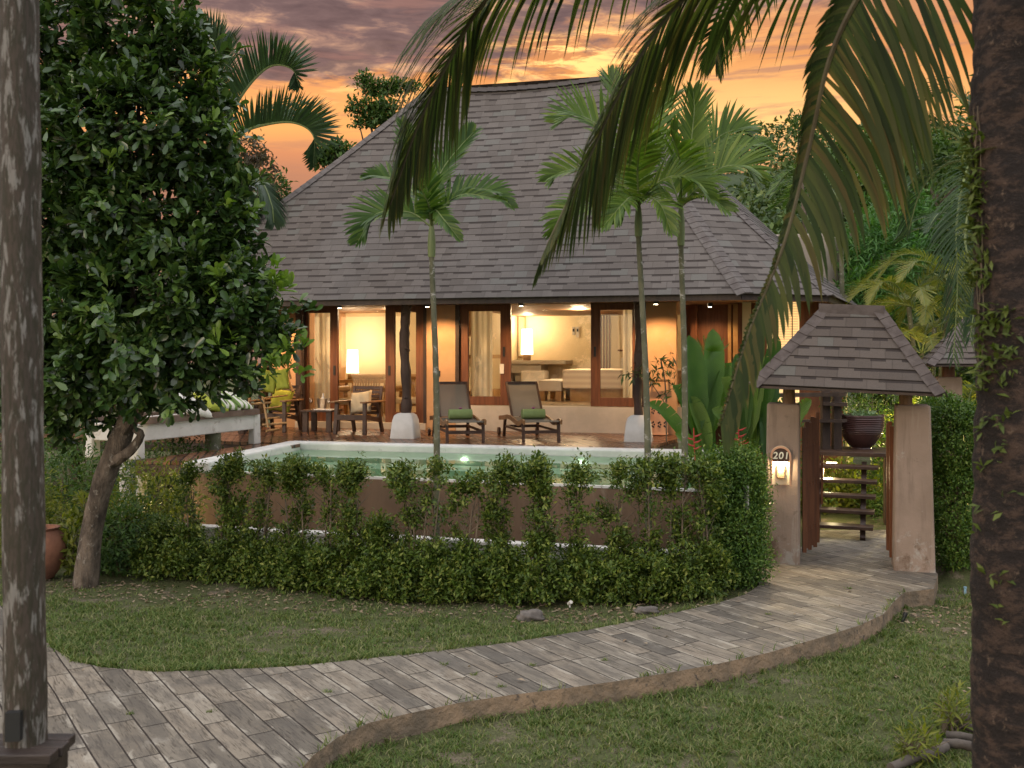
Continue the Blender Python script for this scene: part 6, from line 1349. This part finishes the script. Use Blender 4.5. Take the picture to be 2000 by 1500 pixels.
# hanging dead frond strands at the right
hd = thing('hanging_palm', 'palm with dry grey frond strands hanging beside the coconut trunk', 'palm tree', Pz(1890, 0, 10.5))
mb = MB(); mb.tube([Pz(1935, 0, 10.5), P(1925, 300, 10.5)], .10, 10); mb.build('trunk', M['palmtrunk'], hd, True)
for pts in ([(1890, 330, 10.3), (1868, 440, 10.2), (1870, 560, 10.2), (1862, 700, 10.2)], [(1900, 380, 10.1), (1885, 470, 10.0), (1905, 560, 10.0), (1895, 660, 10.0)], [(1850, 320, 10.6), (1800, 370, 10.7), (1775, 450, 10.8)], [(1860, 260, 10.6), (1810, 250, 10.7), (1760, 300, 10.8)], [(1900, 230, 10.6), (1860, 180, 10.7), (1820, 190, 10.8)]):
    frond('frond', [P(1925, 310, 10.5)] + [P(*p) for p in pts], M['lf_curly'], hd, n=50, Lmax=.6, wd=.022, droop=1.0, t0=.12, r=.018, seg=4)
# --- heliconia clump
def paddle(mb, pts, wd, n=12):
    sp = spline(pts, n + 1)
    for i in range(n):
        T = (sp[i + 1] - sp[i]).normalized(); S = T.cross(V(.25, -1, .1)).normalized(); U = S.cross(T).normalized()
        def wv(s): 
            s = max(0.0, (s - .28) / .72); return wd * (math.sin(math.pi * s ** .75) ** .6 if 0 < s < 1 else 0) + .008
        w0, w1 = wv(i / n), wv((i + 1) / n) * random.uniform(.88, 1.04)
        a, b = sp[i], sp[i + 1]
        mb.add([a - S * w0 + U * w0 * .75, a, a + S * w0 + U * w0 * .75, b - S * w1 + U * w1 * .75, b, b + S * w1 + U * w1 * .75], [(0, 1, 4, 3), (1, 2, 5, 4)])
def heliconia(lab, items, base_px, d, flowers):
    g = Pz(base_px, 0, d); t = thing('heliconia', lab, 'plant', g, group='heliconia plants between pool and gate')
    for (bx, tx, ty, wd, bend) in items:
        mb = MB(); b = Pz(bx, .3, d + random.uniform(-.2, .2)); q = P(tx, ty, d + random.uniform(-.3, .3)); m1 = b.lerp(q, .5) + V(-(q.x - b.x) * .25, 0, .1); mb2 = q + V(bend, 0, -abs(bend) * .6)
        paddle(mb, [b, m1, b.lerp(q, .85) + V(0, 0, .05), mb2], wd); o = mb.build('leaf', M['lf_banana'], t)
        bm = bmesh.new(); bm.from_mesh(o.data); bmesh.ops.remove_doubles(bm, verts=bm.verts, dist=.0005); bm.to_mesh(o.data); bm.free()
        for p_ in o.data.polygons: p_.use_smooth = True
    for (fx, fy) in flowers:
        mb = MB(); c = P(fx, fy, d - .35); mb.tube([Pz(fx + 6, .4, d - .3), c + V(0, 0, .1), c, c + V(.01, 0, -.22)], .008, 6)
        for k in range(5):
            s = -1 if k % 2 else 1; q0 = c + V(0, 0, -.02 - k * .042); mb.tube([q0, q0 + V(s * .05, 0, .01), q0 + V(s * .11, 0, .045)], [.012, .014, .002], 6)
        mb.build('flower', M['red'], t)
heliconia('heliconia clump with broad upright leaves behind the palm pair', [(1365, 1345, 655, .16, .0), (1375, 1372, 700, .13, .05), (1390, 1388, 640, .15, .03), (1372, 1328, 745, .12, -.1), (1362, 1285, 775, .09, -.15), (1385, 1352, 770, .11, -.05), (1378, 1415, 700, .12, .1), (1395, 1372, 800, .09, .05), (1380, 1330, 840, .08, -.08)], 1380, 14.3, [(1355, 850)])
heliconia('heliconia clump growing beside the left gate pillar', [(1450, 1440, 690, .15, -.02), (1460, 1468, 655, .15, .03), (1470, 1510, 648, .12, .05), (1465, 1420, 730, .13, -.08), (1480, 1505, 740, .12, .1), (1490, 1530, 770, .12, .1), (1475, 1455, 760, .10, 0), (1450, 1405, 790, .1, -.1), (1500, 1490, 800, .1, .05), (1500, 1570, 772, .10, .1)], 1470, 14.0, [(1442, 838), (1448, 866)])
q = P(1385, 730, 14.8); frn = thing('feathery_plant', 'pale feathery plant top behind the heliconia leaves', 'plant', Pz(1390, 0, 14.8))
for k in range(7): a = R(30 + k * 20); frond('frond', [Pz(1390, 1.6, 14.8), P(1388, 720, 14.8) + V(math.cos(a) * .1, 0, .1), P(1388, 690, 14.8) + V(math.cos(a) * .3, 0, math.sin(a) * .25)], M['lf_palm'], frn, n=16, Lmax=.14, wd=.02, droop=.1, r=.006, seg=2)
# cordyline/small palm in front of the pierced pot
t = thing('potted_shrub', 'dark leaved shrub leaning across the pierced pot', 'shrub', G(1300, 862, ZD))
mb = MB()
g = G(1302, 862, ZD); mb.tube(spline([g + V(0, 0, -.4), P(1300, 760, g.y), P(1290, 700, g.y)], 8), .012, 6); mb.tube(spline([P(1300, 790, g.y), P(1260, 735, g.y), P(1225, 730, g.y)], 8), .008, 6); mb.build('stem', M['stem'], t)
pp = np.array([tuple(P(x_, y_, g.y - .1)) for x_, y_ in ((1225, 728), (1235, 732), (1250, 730), (1262, 735), (1280, 725), (1290, 705), (1300, 715), (1310, 740), (1318, 755), (1270, 745), (1296, 770), (1308, 700), (1285, 750))]); nn0 = nrm(rng.normal(size=(len(pp), 3)) + np.array([0, -.4, .2]))
leaf_mesh('foliage', *rosettes(pp, nn0, 12, .17, .035, 1.0, .03, .1), M['lf_big'], t)

# ================================================================== HILL
m_h = noisy('hill_soil', (.03, .05, .02), (.05, .07, .03), .1, .95, .2, 2)
hx = np.linspace(-60, 140, 50); hy = np.linspace(55, 190, 28); XX, YY = np.meshgrid(hx, hy)
def hill_z(x, y): 
    r_ = np.clip((x - 1) / 22, 0, 1) ; prof_ = r_ * r_ * (3 - 2 * r_)
    rise = np.clip((y - 58) / 60, 0, 1); return -2 + (23.5 * prof_ + 2) * rise + 2.2 * np.sin(x * .13) * np.cos(y * .09) * prof_
ZZ = hill_z(XX, YY); nx, ny = len(hx), len(hy); ii, jj = np.meshgrid(np.arange(nx - 1), np.arange(ny - 1)); k0 = (jj * nx + ii).ravel()
o = np_mesh('hill', np.stack([XX.ravel(), YY.ravel(), ZZ.ravel()], 1), np.stack([k0, k0 + 1, k0 + nx + 1, k0 + nx], 1), m_h, nv=4); tag(o, 'wooded hill rising behind the villa', kind='structure')
cen = []
for _ in range(900):
    x_ = random.uniform(5, 110); y_ = random.uniform(60, 150)
    if abs(x_ / y_) > .62: continue
    z_ = float(hill_z(np.array(x_), np.array(y_))); r_ = random.uniform(2.2, 4.2); cen.append((x_, y_, z_ + r_ * .6, r_, r_, r_ * .8))
pp, nn0, E_ = ell_points(cen, 26000, .75); k = (nn0[:, 2] > -.2) & (nn0[:, 1] < .6); pp, nn0 = pp[k], nn0[k]
ls = rosettes(pp, nn0, 4, .75, .42, .8, .25, .1); o = diamond_mesh('woodland', *ls, M['lf_far']); tag(o, 'dense green woodland covering the far hill', kind='stuff')

# ================================================================== NEAR VERANDA POST, BEAM, SMALL THINGS
t = thing('wooden_post', 'weathered round wooden post close to the camera', 'post', P(45, 1445, 4.0))
a, b = P(50, 1452, 4.0), P(36, -60, 4.0); mb = MB(); sp = [a.lerp(b, i / 30) for i in range(31)]; mb.tube(sp, [.079 * (1 + .02 * math.sin(i * .9)) * (1 - .0025 * i) for i in range(31)], 20, wob=.015); mb.build('shaft', M['post'], t, True)
mb = MB(); mb.box(P(27, 1418, 3.90), (.055, .03, .11), .1); mb.build('bracket', M['black'], t)
t = thing('timber_rail', 'dark flat timber rail under the near wooden post', 'rail', V(-2.2, 3.97, .9)); y0, y1 = 3.86, 4.09; zt_ = 1.015
mb = MB(); 
for i in range(3): yy = y0 + (y1 - y0) / 3 * (i + .5); mb.box((-2.36, yy, zt_ - .02), (1.24 + .02 * (i % 2), .071, .04))
mb.box((-2.37, (y0 + y1) / 2, zt_ - .085), (1.22, .18, .085)); mb.build('rail_boards', noisy('rail_timber', (.045, .032, .026), (.028, .021, .018), 4, .5, .4, 20, (.4, 3, 3)), t, bevel=.006)
g = G(86, 1128); t = thing('terracotta_jar', 'big terracotta jar half hidden behind the near wooden post', 'jar', g); mb = MB(); mb.lathe([(0, 0), (.13, 0), (.24, .15), (.27, .32), (.25, .46), (.18, .54), (.20, .57), (.17, .57), (.15, .5)], g + V(-.03, 0, 0), 28); mb.build('jar_body', M['terracotta'], t, True)
def rock(name, lab, g, r, cat='stone', m=None):
    bm = bmesh.new(); bmesh.ops.create_icosphere(bm, subdivisions=3, radius=1)
    for v in bm.verts: k = 1 + .22 * math.sin(v.co.x * 3.1 + g.x * 5) * math.cos(v.co.y * 2.7) + .12 * math.sin(v.co.z * 6 + v.co.x * 4); v.co = Vector((v.co.x * r[0] * k, v.co.y * r[1] * k, v.co.z * r[2] * k))
    me = bpy.data.meshes.new(name); bm.to_mesh(me); bm.free(); me.materials.append(m or noisy('stone', (.15, .13, .115), (.07, .06, .052), 6, .9, .8, 20)); o = bpy.data.objects.new(name, me); COL.objects.link(o); o.location = g; tag(o, lab, cat)
    for p_ in me.polygons: p_.use_smooth = True
rock('stone', 'flat grey stone on the lawn edge below the second lounger', G(1036, 1204), (.15, .10, .06)); rock('stone', 'low grey stone at the hedge foot before the palm pair', G(1262, 1192), (.13, .08, .035)); rock('stone', 'brown stone where hedge and path meet at the gate', G(1474, 1128), (.10, .08, .07))
g = G(1113, 1186); t = thing('garden_spotlight', 'small white garden spotlight in the grass beside the stone', 'spotlight', g, group='garden spotlights'); mb = MB(); mb.tube([g, g + V(0, 0, .04)], .008, 6); mb.tube([g + V(-.01, .02, .03), g + V(.01, -.03, .06)], .018, 10); mb.build('head', M['footing'], t, True)
g = G(1762, 1213, -.17); t = thing('pipe_stub', 'short black pipe stub sticking out of the lawn', 'pipe', g); mb = MB(); mb.tube([g + V(-.02, 0, -.05), g + V(.035, 0, .07)], .017, 12); mb.tube([g + V(.025, 0, .055), g + V(.04, 0, .085)], .022, 12); mb.build('pipe', M['black'], t, True)
g = G(1885, 1160, -.17); t = thing('pipe_stub', 'short pale blue pipe stub by the right hedge', 'pipe', g); mb = MB(); mb.tube([g + V(0, 0, -.05), g + V(0, 0, .06)], .013, 12); mb.lathe([(.013, .06), (.017, .065), (.017, .08), (0, .08)], g, 12); mb.build('pipe', mat('blue_pvc', (.22, .36, .48), .5)[0], t, True)
# bamboo log edging at the lower right
for i, (x0_, y0_, x1_, y1_, r_, lab) in enumerate(((1740, 1500, 1838, 1465, .030, 'long bamboo pole lying lowest in the log pile'), (1812, 1478, 1846, 1458, .034, 'short grey log end resting on the long bamboo pole'), (1845, 1452, 1910, 1462, .032, 'grey log lying towards the coconut trunk'), (1848, 1412, 1912, 1428, .028, 'pale bamboo pole at the top of the log pile'), (1850, 1436, 1912, 1447, .028, 'brown bamboo pole in the middle of the log pile'), (1868, 1408, 1920, 1390, .03, 'dark log nearest the coconut trunk'))):
    a, b = G(x0_, y0_, -.11), G(x1_, y1_, -.10); t = thing('bamboo_log', lab, 'log', (a + b) / 2, group='bamboo logs edging the lawn'); mb = MB(); mb.tube(spline([a, a.lerp(b, .5) + V(0, 0, .012), b], 12), [r_ * (1.0 + .08 * (j % 4 == 0)) for j in range(12)], 12); mb.build('pole', M['loggrey'] if 'loggrey' in M else noisy('grey_bamboo', (.095, .078, .064), (.05, .04, .032), 5, .8, .5, 20), t, True)
for (px, y0_, y1_, r_, lab) in ((1847, 1438, 1410, .022, 'upright bamboo stake holding the log pile'), (1826, 1465, 1438, .014, 'thin double stake in front of the log pile')):
    a = G(px, y0_, -.17); d = a.y; t = thing('bamboo_stake', lab, 'stake', a); mb = MB(); mb.tube([a, P(px - 2, y1_, d)], r_, 10); mb.build('stake', M['stem'], t, True)
for (px, py, lab) in ((1862, 1440, 'young yellow green plant among the bamboo logs'), (1795, 1500, 'grassy yellow green plant in front of the bamboo logs')):
    g = G(px, py, -.17); shrub('young_plant', lab, 'plant', [(g.x, g.y, -.02, .10, .09, .12)], tuple(g), M['lf_yellow'], 26, .12, .02, 3, per=6, kind='leaf')
